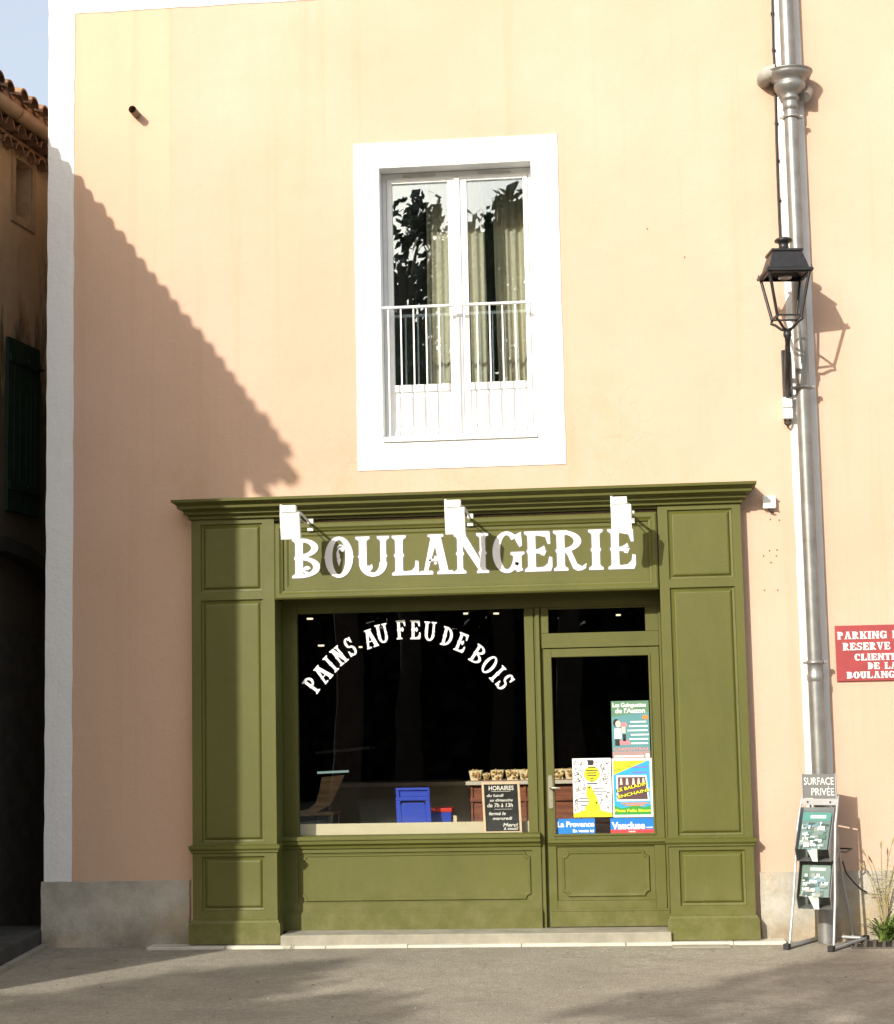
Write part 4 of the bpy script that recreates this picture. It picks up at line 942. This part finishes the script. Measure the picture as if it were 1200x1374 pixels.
MB().lathe([(0, ze-.005), (.045, ze-.005), (.05, ze-.03), (.04, ze-.034), (.028, ze-.02), (0, ze-.02)], c, 16).build('lamp_holder', simple('lamp_alu', (.35, .35, .35), .35, .5), ln)
MB().lathe([(.010, zb-.02), (.028, zb-.012), (.030, zb-.06), (.022, zb-.075), (.020, zb-.10), (0, zb-.105)], c, 14).build('socket', M['iron'], ln)
# scrolled bracket back to the wall
bz = zb-.095
br = MB(); br.tube([(lx, LY, bz), (lx, LY+.03, bz-.05), (lx+.005, LY+.16, bz-.09), (lx+.01, LY+.27, bz-.12), (lx+.015, -.08, bz-.17), (lx+.02, -.03, bz-.24)], [.018, .020, .020, .019, .018, .016], 8)
sp = [(lx+.012, -.25+.09*math.cos(t/10*6.5)*(1-t/22), bz-.20+.085*math.sin(t/10*6.5)*(1-t/22)) for t in range(11)]
br.tube(sp, .011, 8); br.tube([(lx+.01, -.31, bz-.12), (lx+.012, -.28, bz-.17), (lx+.012, -.21, bz-.21), (lx+.015, -.12, bz-.27), (lx+.02, -.03, bz-.33)], .011, 8)
br.tube([(lx, LY+.02, bz-.03), (lx+.002, LY+.05, bz-.16), (lx+.005, LY+.20, bz-.26), (lx+.01, LY+.31, bz-.30), (lx+.02, -.03, bz-.36)], [.018, .022, .026, .022, .016], 8)
br.build('bracket', M['iron'], ln)
MB().box(lx-.012, lx+.052, -.035, -.006, bz-.42, bz+.02).build('back_plate', M['iron'], ln, bevel=.006)
a = at(1057, 512, -.05); MB().lathe([(0, .018), (.014, .012), (.018, 0), (.014, -.012), (0, -.018)], (a.x, -.05, a.z), 14).build('insulator', M['pvc'], ln)
# junction box
a = at(1057, 548, -.04)
jb = thing('junction_box', 'small white two part electric box below the lantern bracket', 'junction box', (a.x, -.01, a.z))
MB().box(a.x-.036, a.x+.036, -.075, -.006, a.z+.004, a.z+.082).box(a.x-.036, a.x+.036, -.078, -.006, a.z-.082, a.z-.002).build('case', M['pvc'], jb, bevel=.006)
MB().tube([(a.x-.022, -.04, a.z-.082), (a.x-.022, -.045, a.z-.115), (a.x, -.05, a.z-.135), (a.x+.018, -.04, a.z-.110), (a.x+.018, -.035, a.z-.082)], .008, 8).tube([(a.x-.02, -.03, a.z+.082), (a.x-.018, -.03, a.z+.15)], .006, 6).tube([(a.x+.016, -.03, a.z+.082), (a.x+.014, -.03, a.z+.12), (a.x-.002, -.035, a.z+.13)], .006, 6).build('wiring', M['black'], jb)
# white sensor box beside the cornice
a = at(1033, 674, -.03)
o = thing('sensor_box', 'small white square box with a black wire end, right of the cornice', 'sensor', (a.x, 0, a.z))
MB().box(a.x-.052, a.x+.046, -.055, -.0005, a.z-.048, a.z+.048).build('case', M['pvc'], o, bevel=.010)
MB().tube([(a.x-.01, -.03, a.z-.048), (a.x+.0, -.03, a.z-.068), (a.x+.03, -.03, a.z-.078)], .007, 8).build('wire_end', M['black'], o)
# anchor holes left in the wall
hl = MB()
for u, v in ((1046, 673), (1046, 687), (1034, 697), (1046, 698), (1033, 739), (1042, 746), (1025, 746), (1043, 738), (1035, 755), (1026, 792), (1044, 792), (919, 345), (869, 307)):
    q = at(u, v, 0); hl.tube([(q.x, -.0012, q.z), (q.x, .004, q.z)], .0065, 8)
hl.build('screw_holes', simple('hole_brown', (.14, .09, .05), .9), bk)
# vent pipe upper left
a = at(178, 147, -.12)
o = MB().tube([(a.x+.0, -.13, a.z), (a.x+.0, .02, a.z)], .030, 18, caps=False).tube([(a.x, -.13, a.z), (a.x, -.02, a.z)], .024, 18, caps=False)
o.lathe([], (0, 0, 0)) if 0 else None
vp = o.build('vent_pipe', simple('brown_clay_pipe', (.20, .14, .10), .7), label='short brown clay pipe stub poking from the upper left wall', cat='pipe', recalc=False)
# parking sign
zt_, zb_ = 2.337, 1.928
o = thing('parking_sign', 'red parking notice with white stencil lettering on the right of the wall', 'sign', (1.87, 0, zb_))
MB().box(1.518, 2.222, -.018, -.001, zb_, zt_).build('plate', M['redplate'], o, bevel=.003)
wr = MB(); wrs = MB(); ccx = X(1184, 880, -.018)
for i, (s_, hw) in enumerate((('PARKING PRIVE', .318), ('RESERVE A LA', .282), ('CLIENTELE', .20), ('DE LA', .107), ('BOULANGERIE', .262))):
    zz = Z(1184, (852, 867, 881, 893, 905)[i]+6-1.5, -.018)+.0; hh = .054 if i < 2 else .048
    wds = dict(I=.42, ).get
    GW = {c_: dict(I=.40, A=.82, N=.80, G=.80, O=.78, K=.80, R=.78, V=.80).get(c_, .70) for c_ in 'ABCDEGIKLNOPRSTUV'}
    tot = sum(GW.get(c_, .45) for c_ in s_)+.07*(len(s_)-1); kx = 2*hw/tot; xc_ = ccx-hw
    for c_ in s_:
        if c_ != ' ':
            pg = glyph(c_, GW[c_], .26, fancy=False)
            put_glyph(wr, pg, -.0188, lambda x_, z_, o_=xc_: (o_+x_*kx, zz+z_*hh), .0006)
            put_glyph(wrs, pg, -.0181, lambda x_, z_, o_=xc_: (o_+x_*kx+.005, zz+z_*hh-.004), .0003)
        xc_ += (GW.get(c_, .45)+.07)*kx
wrs.build('lettering_shade', flat('sign_shade_grey', (.22, .12, .12)), o); wr.build('lettering', M['letter'], o)

# ------------------------------------------------------------------ leaflet rack
RA = R(-27); rc = Vector((1.335, -.27, GZ))
rk = thing('leaflet_rack', 'silver two tier leaflet rack with a grey header board standing before the downpipe', 'leaflet rack', rc, RA)
def loc(): m = MB(); m.local = True; return m
hw = .145
for sx1 in (-1, 1):
    m = loc(); xx = hw*sx1
    m.tube([(xx*1.12, -.29, .025), (xx*1.06, -.20, .35), (xx*1.0, -.15, .62), (xx*.97, -.10, .85), (xx*.94, -.02, 1.02), (xx*.92, .0, 1.05)], .0095, 8); m.build('front_upright', M['rackmetal'], rk)
    m = loc(); m.tube([(xx*1.12, -.32, .018), (xx*1.12, .34, .018)], .016, 8); m.build('foot_bar', M['rackmetal'], rk)
    for yy in (-.335, .345):
        m = loc(); m.box(xx*1.12-.02, xx*1.12+.02, yy-.025, yy+.025, .001, .042); m.build('rubber_foot', M['black'], rk, bevel=.004)
    m = loc(); m.tube([(xx*.6, .30, .03), (xx*.6, .12, .5), (xx*.6, .02, 1.0)], .009, 8); m.build('rear_strut', M['rackmetal'], rk)
m = loc(); m.tube([(-hw*1.12, .28, .03), (hw*1.12, .28, .03)], .012, 8); m.build('cross_bar', M['rackmetal'], rk)
def holder(z0, z1, yb, ytop, lean, seed):
    prof = [(ytop, z1), (ytop-lean, z0+.085), (ytop-lean+.03, z0), (yb, z0+.02), (yb, z1)]
    h = loc()
    for s1 in (-1, 1):
        q = [(hw*.88*s1, y, z) for y, z in prof]; q2 = [(hw*.85*s1, y, z) for y, z in prof]; n = len(prof)
        h.add(q+q2, [tuple(range(n)), tuple(range(2*n-1, n-1, -1))]+[(i, (i+1) % n, n+(i+1) % n, n+i) for i in range(n)])
    h.add([(-hw*.85, yb, z0+.02), (hw*.85, yb, z0+.02), (hw*.85, yb, z1), (-hw*.85, yb, z1)], [(0, 1, 2, 3)])
    h.add([(-hw*.85, ytop-lean+.03, z0), (hw*.85, ytop-lean+.03, z0), (hw*.85, yb, z0+.02), (-hw*.85, yb, z0+.02)], [(0, 1, 2, 3)])
    o = h.build('leaflet_holder', simple('smoky_tray', (.20, .20, .19), .3), rk)
    g = loc(); g.add([(-hw*.85, ytop, z1), (hw*.85, ytop, z1), (hw*.85, ytop-lean, z0+.085), (-hw*.85, ytop-lean, z0+.085), (-hw*.85, ytop-lean+.03, z0), (-hw*.1, ytop-lean+.02, z0+.02), (hw*.25, ytop-lean+.02, z0+.02), (hw*.45, ytop-lean+.005, z0+.075)], [(0, 3, 2, 1), (3, 4, 5, 6, 7, 2)])
    g.build('clear_front', M['acrylic'], o, recalc=False)
    rr = random.Random(seed)
    # magazine with a dark green photograph on its cover
    def sheet(u0, u1, t0, t1, off, mat, name):
        s_ = loc(); P_ = lambda u, t: (hw*.8*u, ytop+.012-lean*(1-t)+off, z0+.085+(z1-z0-.1)*t)
        s_.add([P_(u0, t0), P_(u1, t0), P_(u1, t1), P_(u0, t1)], [(0, 1, 2, 3)]); return s_.build(name, mat, o, recalc=False)
    sheet(-.92, .92, .0, .93, .004, flat('cover_green', (.16, .22, .18)), 'magazine')
    sheet(-.92, .92, .72, .93, .002, flat('cover_turquoise', (.09, .30, .26)) if seed == 1 else flat('cover_grey_green', (.18, .24, .20)), 'magazine_banner')
    sheet(-.4, .6, .78, .86, .0, W_, 'magazine_title')
    for i in range(70):
        a, b = rr.uniform(-.9, .5), rr.uniform(.0, .62); w_, h_ = rr.uniform(.08, .5), rr.uniform(.03, .12)
        sheet(a, a+w_, b, b+h_, -.001-.0002*i, rr.choice([W_, flat('foliage_print', (.04, .08, .06)), flat('grey_print', (.24, .28, .27)), W_, flat('sage_print', (.10, .18, .13)), flat('cream_print', (.4, .36, .28)), flat('sky_print', (.2, .32, .42))]), 'magazine_picture')
    s_ = loc(); s_.add([(-hw*.3, ytop-lean+.012, z0+.09), (hw*.25, ytop-lean+.012, z0+.09), (hw*.2, ytop-lean+.03, z0+.0), (-hw*.05, ytop-lean+.03, z0+.0)], [(0, 1, 2, 3)]); s_.build('leaflet_corner', W_, o, recalc=False)
holder(.60, .97, -.02, -.07, .14, 1); holder(.27, .60, -.06, -.13, .09, 2)
m = loc(); m.box(-.118, .124, -.028, -.018, 1.035, 1.205); m.build('header_board', M['boardgrey'], rk, bevel=.002)
m = loc(); m.box(-.128, .134, -.030, -.016, .985, 1.032); m.box(-.128, -.119, -.03, -.016, 1.032, 1.21); m.box(.125, .134, -.03, -.016, 1.032, 1.21); m.build('header_frame', M['rackmetal'], rk, bevel=.002)
m = loc(); text_into(m, 'SURFACE', -.108, .116, 1.130, .052, -.0286, -.004); text_into(m, 'PRIVÉE', -.055, .116, 1.055, .052, -.0286, -.004); m.build('header_lettering', W_, rk, recalc=False)
m = loc(); [m.tube([(xx, -.031, 1.008), (xx, -.035, 1.008)], .007, 8) for xx in (-.085, .085)]; m.build('screw', M['black'], rk)
# security cable
a = at(1129, 1143, -.38); b = at(1148, 1138, -.13)
MB().tube([a, (a.x+.04, -.34, a.z-.005), (b.x-.03, -.2, b.z), (1.42, -.13, b.z+.0), (1.36, -.06, b.z)], .006, 6).build('security_cable', M['black'], label='short black cable looped from the leaflet rack round the downpipe', cat='cable')
a = at(1131, 1156, -.30); pp = [at(1131, 1156, -.3), at(1136, 1172, -.22), at(1146, 1184, -.14), at(1156, 1194, -.08), at(1163, 1197, -.04)]
MB().tube(pp, .006, 6).build('trailing_cable', M['black'], label='black cable drooping from the rack towards the weeds', cat='cable')

# ------------------------------------------------------------------ weeds
def weed(cx, cy, cz, n, L, seed, name, label, stems=0, spread=.5):
    rr = random.Random(seed); m = MB()
    for i in range(n):
        a = rr.uniform(0, 6.283); l = L*rr.uniform(.45, 1.1); w_ = rr.uniform(.005, .011)*L/.25; d_ = Vector((math.cos(a), math.sin(a)*.6, 0)); sd = Vector((-d_.y, d_.x, 0)).normalized()*w_
        b0 = Vector((cx+rr.uniform(-.03, .03), cy+rr.uniform(-.02, .02), cz)); pts = []
        up = rr.uniform(.5, 1.2); sp = spread*rr.uniform(.4, 1.2)
        for k in range(5):
            t = k/4; pts.append((b0+d_*l*sp*t+Vector((0, 0, l*up*(t-.55*t*t))), (1-t)**.6*(.4+1.2*t)+.05))
        vs = []
        for p, wf in pts: vs += [p-sd*wf, p+sd*wf]
        m.add(vs, [(2*k, 2*k+1, 2*k+3, 2*k+2) for k in range(4)])
    o = m.build(name, M['weed'], label=label, cat='weed', recalc=False)
    for i in range(stems):
        a = rr.uniform(-1, 1); h = rr.uniform(.45, .75)*min(L, .26)/.25*.95; s = MB()
        p0 = Vector((cx, cy, cz)); pts = [p0, p0+Vector((a*.05, 0, h*.5)), p0+Vector((a*.13, -.02, h*.85)), p0+Vector((a*.2, -.03, h))]
        s.tube(pts, [.004, .0035, .003, .002], 5); e = pts[-1]; s.tube([e, e+Vector((a*.03, 0, .03)), e+Vector((a*.05, 0, .055))], [.004, .008, .001], 5)
        for q in range(3):
            b = pts[1].lerp(pts[2], q/3); s.tube([b, b+Vector((rr.uniform(-.07, .07), 0, .03)), b+Vector((rr.uniform(-.1, .1), 0, .02))], [.002, .003, .001], 4)
        s.build('stem', M['straw'], o)
    return o
p = at(1192, 1255, -.06); weed(p.x-.03, -.08, GZ, 80, .40, 1, 'wall_weed', 'tall leafy weed with dry seed stems at the foot of the right wall', 7, .55)
p = at(1202, 1250, -.06); weed(p.x+.03, -.10, GZ, 50, .34, 6, 'wall_weed', 'bushy green weed at the right picture edge beside the drain grate', 2, .6)
p = at(391, 1262, -.12); weed(p.x, -.215, GZ, 14, .085, 3, 'small_weed', 'tiny green weed in the joint beside the left pilaster base', 0, .7)
p = at(730, 1262, -.2); weed(p.x, -.215, GZ, 8, .035, 4, 'small_weed', 'minute weed tuft on the kerb in front of the door', 0, 1)
# drain grate
gr = thing('drain_grate', 'weathered slotted drain grate in the asphalt at the right edge', 'drain grate', (1.95, -.27, GZ))
MB().box(1.50, 2.45, -.50, -.49, GZ, GZ+.012).box(1.50, 2.45, -.06, -.05, GZ, GZ+.012).box(1.49, 1.50, -.50, -.05, GZ, GZ+.012).build('rim', M['grate'], gr)
MB().box(1.50, 2.45, -.49, -.06, GZ+.0005, GZ+.003).build('pit_shade', M['black'], gr)  # black sheet on the ground paints the dark between the bars
b = MB()
for i in range(14): xx = 1.54+i*.065; b.bar((xx-.03, -.485, GZ+.009), (xx+.03, -.065, GZ+.009), .022, .01)
b.build('bars', M['grate'], gr)
# pebbles and dry leaves scattered on the asphalt
rr = random.Random(11); m = MB()
for i in range(150):
    x_, y_ = rr.uniform(-4.2, 2.2), rr.uniform(-4.2, -.25); r_ = rr.choice([.003, .004, .005, .006]) if i % 12 else .010
    m.lathe([(0, 0), (r_, r_*.2), (r_*.8, r_*.8), (0, r_)], (x_, y_, GZ-.001), 6)
m.build('pebbles', M['pebble'], kind='stuff', label='small pale pebbles and crumbs scattered over the asphalt', cat='pebbles')
m = MB()
for i in range(70):
    x_, y_ = (rr.uniform(1.35, 2.2), rr.uniform(-.22, -.03)) if i % 2 else (rr.uniform(-4.2, 2.2), rr.uniform(-4, -.22)); a = rr.uniform(0, 6.28); r_ = rr.uniform(.008, .018)
    m.add([(x_+r_*math.cos(a), y_+r_*math.sin(a), GZ+.004), (x_+.4*r_*math.cos(a+1.57), y_+.4*r_*math.sin(a+1.57), GZ+.010), (x_-r_*math.cos(a), y_-r_*math.sin(a), GZ+.005), (x_-.4*r_*math.cos(a+1.57), y_-.4*r_*math.sin(a+1.57), GZ+.003)], [(0, 1, 2, 3)])
m.build('fallen_leaves', simple('dry_leaf', (.22, .13, .06), .9), kind='stuff', label='dry brown leaf litter along the wall foot', cat='leaves', recalc=False)

# ------------------------------------------------------------------ neighbouring building on the left
S_ = .12
nbx = -5.165                                             # wall line at Y = 0
ang = math.atan(S_)
nb = thing('neighbouring_house', 'old ochre house in shade with tiled eaves at the left edge', 'house', (nbx, 0, GZ))
def NP(t, out, z):          # t metres towards the camera along the wall, out metres proud of it
    return Vector((nbx - math.sin(ang)*t + math.cos(ang)*out, -math.cos(ang)*t - math.sin(ang)*out, z))
def nbox(m, t0, t1, o0, o1, z0, z1):
    vs = [NP(t, o, z) for t in (t0, t1) for o in (o0, o1) for z in (z0, z1)]
    m.add(vs, [(0, 1, 3, 2), (4, 6, 7, 5), (0, 4, 5, 1), (2, 3, 7, 6), (0, 2, 6, 4), (1, 5, 7, 3)]); return m
def ln_hit(u, v, out=0.):   # photo point on the wall plane -> (t, z)
    n = Vector((math.cos(ang), -math.sin(ang), 0)); p0 = NP(0, out, 0); d = ray(u, v)
    P_ = CAM+d*((p0-CAM).dot(n)/d.dot(n)); return (-(P_.x-p0.x)*math.sin(ang)-(P_.y-p0.y)*math.cos(ang), P_.z)
TE0, TE1, TW1 = -6.0, 6.05, 5.75
wt0, wz1 = ln_hit(42, 226); wt1, _ = ln_hit(20, 226); _, wz0 = ln_hit(31, 294)
ZE = 6.75
# walls as slabs around the small window
m = MB()
nbox(m, TE0, wt0, -4.5, 0, 0, ZE); nbox(m, wt1, TW1, -4.5, 0, 0, ZE); nbox(m, wt0, wt1, -4.5, 0, 0, wz0); nbox(m, wt0, wt1, -4.5, 0, wz1, ZE); nbox(m, wt0, wt1, -4.5, -.25, wz0, wz1)
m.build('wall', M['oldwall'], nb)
f = MB(); nbox(f, wt0-.07, wt0, .0, .012, wz0-.07, wz1+.07); nbox(f, wt1, wt1+.07, .0, .012, wz0-.07, wz1+.07); nbox(f, wt0, wt1, .0, .012, wz1, wz1+.07); nbox(f, wt0, wt1, .0, .012, wz0-.07, wz0)
wn = f.build('window', simple('pale_render_band', (.42, .33, .21), .95, 0, .15), nb)
f = MB(); nbox(f, wt0, wt1, -.24, -.22, wz0, wz1); f.build('pane', simple('brown_board', (.09, .05, .035), .6), wn)
# eaves: two genoise rows, gutter, canal tiles
GO, GZT = .20, ZE+.04
m = MB(); pitch = .22
rows = [(.07, ZE-.17), (.14, ZE-.06)]
for ri, (oo, zz) in enumerate(rows):
    nbox(m, TE0, TE1, 0, oo, zz+.055, zz+.08)
    t = TE0+(.11 if ri else 0)
    while t < TE1-.1:
        vs = []
        for k in range(9):
            a = math.pi*k/8; vs.append(NP(t+.10+.085*math.cos(a), 0.0, zz+.055-.085+.085*math.sin(a)-.0)); vs.append(NP(t+.10+.085*math.cos(a), oo+.02, zz+.055-.085+.085*math.sin(a)))
        for k in range(9):
            a = math.pi*k/8; vs.append(NP(t+.10+.065*math.cos(a), oo+.02, zz+.055-.085+.065*math.sin(a)))
        m.add(vs, [(2*k, 2*k+1, 2*k+3, 2*k+2) for k in range(8)]+[(2*k+1, 18+k, 18+k+1, 2*k+3) for k in range(8)])
        t += pitch
m.build('eaves_cornice', M['tile'], nb)
g = MB(); r_ = .068; prof = [(GO+.0+r_*math.cos(R(a)), GZT+r_*math.sin(R(a))) for a in range(180, 361, 15)]
prof += [(GO+r_+.006, GZT+.008), (GO+r_-.004, GZT+.006)]
vs = []
for t in (TE0, TE1+.03):
    for oo, zz in prof: vs.append(NP(t, oo, zz))
n_ = len(prof); g.add(vs, [(i, i+1, n_+i+1, n_+i) for i in range(n_-1)]+[tuple(n_+i for i in range(n_-2))], True)
gt = g.build('gutter', M['gutter'], nb); so = gt.modifiers.new('s', 'SOLIDIFY'); so.thickness = .004
g = MB()
for t in [-3+.62*i for i in range(14)]:
    vs = []
    for tt in (t-.008, t+.008):
        for a in range(180, 361, 15): vs.append(NP(tt, GO+(r_+.005)*math.cos(R(a)), GZT+(r_+.005)*math.sin(R(a))))
    g.add(vs, [(i, i+1, 13+i+1, 13+i) for i in range(12)])
g.build('gutter_bracket', simple('gutter_iron', (.20, .13, .08), .8), nb)
m = MB(); t = TE0; sl_ = .32; rr = random.Random(2)
nbox(m, TE0, TE1, -.2, GO-.09, ZE+.02, ZE+.05)
Lr = 4.4
while t < TE1-.02:
    for row in range(11):
        o1 = GO+.03-row*.40+rr.uniform(-.015, .015); o0 = o1-.44; zl = ZE+.175+row*.40*sl_; zu = zl+.44*sl_-.02; w0, w1 = .080, .070; jt = rr.uniform(-.008, .008)
        # cover tile (convex) and channel tile (concave)
        for cx_, sgn, dz in ((t+.11+jt, 1, .0), (t, -1, .0)):
            vs = []
            for (oo, zz, w_) in ((o1 - (0 if sgn > 0 else .03), zl, w0), (o0, zu, w1)):
                for k in range(9):
                    a = math.pi*k/8; vs.append(NP(cx_+w_*math.cos(a), oo, zz+sgn*w_*1.05*math.sin(a)+(0 if sgn > 0 else .03)))
            m.add(vs, [(k, k+1, 9+k+1, 9+k) for k in range(8)], True)
            if row == 0 and sgn > 0:
                e = [vs[k] for k in range(9)]; e2 = [NP(cx_+(w0-.016)*math.cos(math.pi*k/8), o1, zl+(w0-.016)*1.05*math.sin(math.pi*k/8)) for k in range(9)]
                m.add(e+e2, [(k, 9+k, 9+k+1, k+1) for k in range(8)])
    t += pitch
# deck under the tiles
vs = [NP(a, b, c_) for a in (TE0, TE1-.03) for b, c_ in ((GO-.02, ZE+.05), (GO-.02, ZE+.17), (-4.5, ZE+.17+4.5*sl_), (-4.5, ZE+.02))]
m.add(vs, [(0, 1, 2, 3), (7, 6, 5, 4), (0, 4, 5, 1), (1, 5, 6, 2), (2, 6, 7, 3), (3, 7, 4, 0)])
m.build('roof', M['tile'], nb)
# green shutters, lower door and dark stone bench
s0, sz1 = ln_hit(56, 470, .05); s1, _ = ln_hit(14, 470, .05); _, sz0 = ln_hit(36, 690, .05)
for a, b, lb in ((s0, s0+(s1-s0)*.42, 0), (s0+(s1-s0)*.46, s1, 1)):
    m = MB(); nbox(m, a, b, .006, .036, sz0, sz1)
    for zz in (sz0+.18, sz1-.2): nbox(m, a+.015, b-.015, .036, .052, zz, zz+.07)
    for q in range(1, 3): nbox(m, a+(b-a)*q/3-.004, a+(b-a)*q/3+.004, .036, .041, sz0+.26, sz1-.21)
    sh_ = m.build('shutter', M['shutter'], nb); 
    m = MB(); nbox(m, a-.03, a+.05, .0525, .060, sz0+.195, sz0+.215); nbox(m, a-.03, a+.05, .0525, .060, sz1-.185, sz1-.165); m.build('hinge', M['iron'], sh_)
m = MB(); nbox(m, -1.9, .9, .0, .09, .06, 2.5)
pts = []
for k in range(9): pass
m.build('door', M['olddoor'], nb)
m = MB()
nbox(m, -1.9, -1.78, .09, .16, .06, 2.55); nbox(m, .78, .9, .09, .16, .06, 2.55)
for k in range(10):
    a0, a1 = math.pi*k/10, math.pi*(k+1)/10; cc = -.5; 
    P1 = [NP(cc+1.4*math.cos(a), .16, 2.55+.7*math.sin(a)) for a in (a0, a1)]+[NP(cc+1.25*math.cos(a), .16, 2.55+.58*math.sin(a)) for a in (a1, a0)]
    P2 = [p-(NP(0, .16, 0)-NP(0, .0, 0)) for p in P1]
    m.add(P1+P2, [(0, 1, 2, 3), (0, 4, 5, 1), (2, 6, 7, 3)])
m.build('door_arch', simple('dark_arch_stone', (.03, .027, .022), .95, 0, .3), nb)  # arch stone in a very dark tone
# low stone step along its foot
vs = [(-4.50, .25), (-4.35, -1.35), (-4.25, -2.6), (-5.3, -2.6), (-5.0, .25)]
m = MB(); m.add([(x_, y_, z_) for z_ in (GZ+.001, .20) for x_, y_ in vs], [tuple(range(5)), (9, 8, 7, 6, 5)]+[(i, (i+1) % 5, 5+(i+1) % 5, 5+i) for i in range(5)])
m.build('stone_step', simple('black_stone', (.045, .042, .036), .95, 0, .4, 8, .6), label='low dark stone step along the foot of the old house', cat='step', bevel=.02)
m = MB(); m.bar((-4.475, .22, GZ+.015), (-4.30, -1.5, GZ+.015), .05, .03); m.bar((-4.30, -1.51, GZ+.015), (-4.20, -2.7, GZ+.015), .05, .03); m.build('edging', M['concrete'], kind='structure')

# ------------------------------------------------------------------ trees behind the photographer (seen in the panes and by their shadows)
def tree(x, y, h, crown, seed, label, nclump=58, leaves=110, trunk_h=None):
    rr = random.Random(seed); cz, rx, rz = crown
    o = thing('pine_tree', label, 'tree', (x, y, GZ), group='pines behind the photographer')
    t = MB(); top = cz; t.tube([(x, y, GZ), (x+.1, y, top*.4), (x-.05, y+.1, top*.75), (x, y, top+rz*.5)], [.28, .22, .17, .07], 10)
    cl = []
    for i in range(nclump):
        a = rr.uniform(0, 6.283); u = rr.uniform(-1, 1); rad = rr.uniform(.35, 1.)**.5
        s = math.sqrt(1-u*u)*rad; c_ = Vector((x+rx*s*math.cos(a), y+rx*s*math.sin(a), cz+rz*u*rad)); cl.append(c_)
        if i % 3 == 0: t.tube([(x, y, cz-rz*.6), tuple((Vector((x, y, cz))+c_)/2-Vector((0, 0, .3))), tuple(c_)], [.09, .05, .02], 6)
    t.build('trunk', M['trunk'], o)
    m = MB(); vs = []; fs = []
    for c_ in cl:
        R_ = rr.uniform(.45, .85)*rx/2.6
        for k in range(leaves):
            d_ = Vector((rr.gauss(0, 1), rr.gauss(0, 1), rr.gauss(0, .7))).normalized()*R_*rr.uniform(.3, 1)
            p = c_+d_; n = Vector((rr.gauss(0, 1), rr.gauss(0, 1), rr.gauss(0, 1))).normalized(); a_ = n.orthogonal().normalized(); b_ = n.cross(a_); L = rr.uniform(.08, .19)
            i0 = len(vs); vs += [p+a_*L, p+b_*L*.5, p-a_*L, p-b_*L*.5]; fs.append((i0, i0+1, i0+2, i0+3))
    m.add(vs, fs); m.build('crown', M['leaf'], o, recalc=False)
TREES = [
 (-5.0, -17.7, (6.9, 2.6, 1.7), 'pine whose shadow falls before the door'),
 (-11.4, -19.1, (7.4, 2.0, 1.7), 'small pine left of the photographer'),
 (-16.0, -24.5, (8.6, 2.8, 1.8), 'far left pine behind the photographer'),
 (-1.2, -22.6, (10.3, 2.3, 2.4), 'tallest pine directly behind the photographer'),
 (-4.6, -23.6, (10.3, 2.5, 2.4), 'tall pine mirrored in the left upper pane'),
 (-2.9, -26.6, (8.6, 3.4, 3.6), 'wide dark pine deepest behind the photographer'),
 (2.6, -23.0, (9.2, 3.0, 2.2), 'round pine right of the photographer'),
 (8.0, -24.0, (8.8, 3.2, 2.2), 'broad pine far right of the photographer'),
]
for i, (x_, y_, cr_, lb) in enumerate(TREES): tree(x_, y_, 0, cr_, 20+i, lb)
m = MB(); rr = random.Random(9); vs = []; fs = []
for i in range(26000):
    p = Vector((rr.uniform(-26, 22), -28+rr.gauss(0, .55), GZ+4.6*rr.random()**.8+.4*math.sin(i*.37))); n = Vector((rr.gauss(0, 1), rr.gauss(0, 1), rr.gauss(0, 1))).normalized(); a_ = n.orthogonal().normalized(); b_ = n.cross(a_); L = rr.uniform(.14, .3)
    i0 = len(vs); vs += [p+a_*L, p+b_*L*.6, p-a_*L, p-b_*L*.6]; fs.append((i0, i0+1, i0+2, i0+3))
m.add(vs, fs); m.box(-26, 22, -28.4, -28.2, GZ, 3.9)
m.build('hedge', M['hedge'], label='long dark laurel hedge added behind the photographer to darken the shop glass', cat='hedge', recalc=False)  # added out of view to give the shop glass a dark reflection
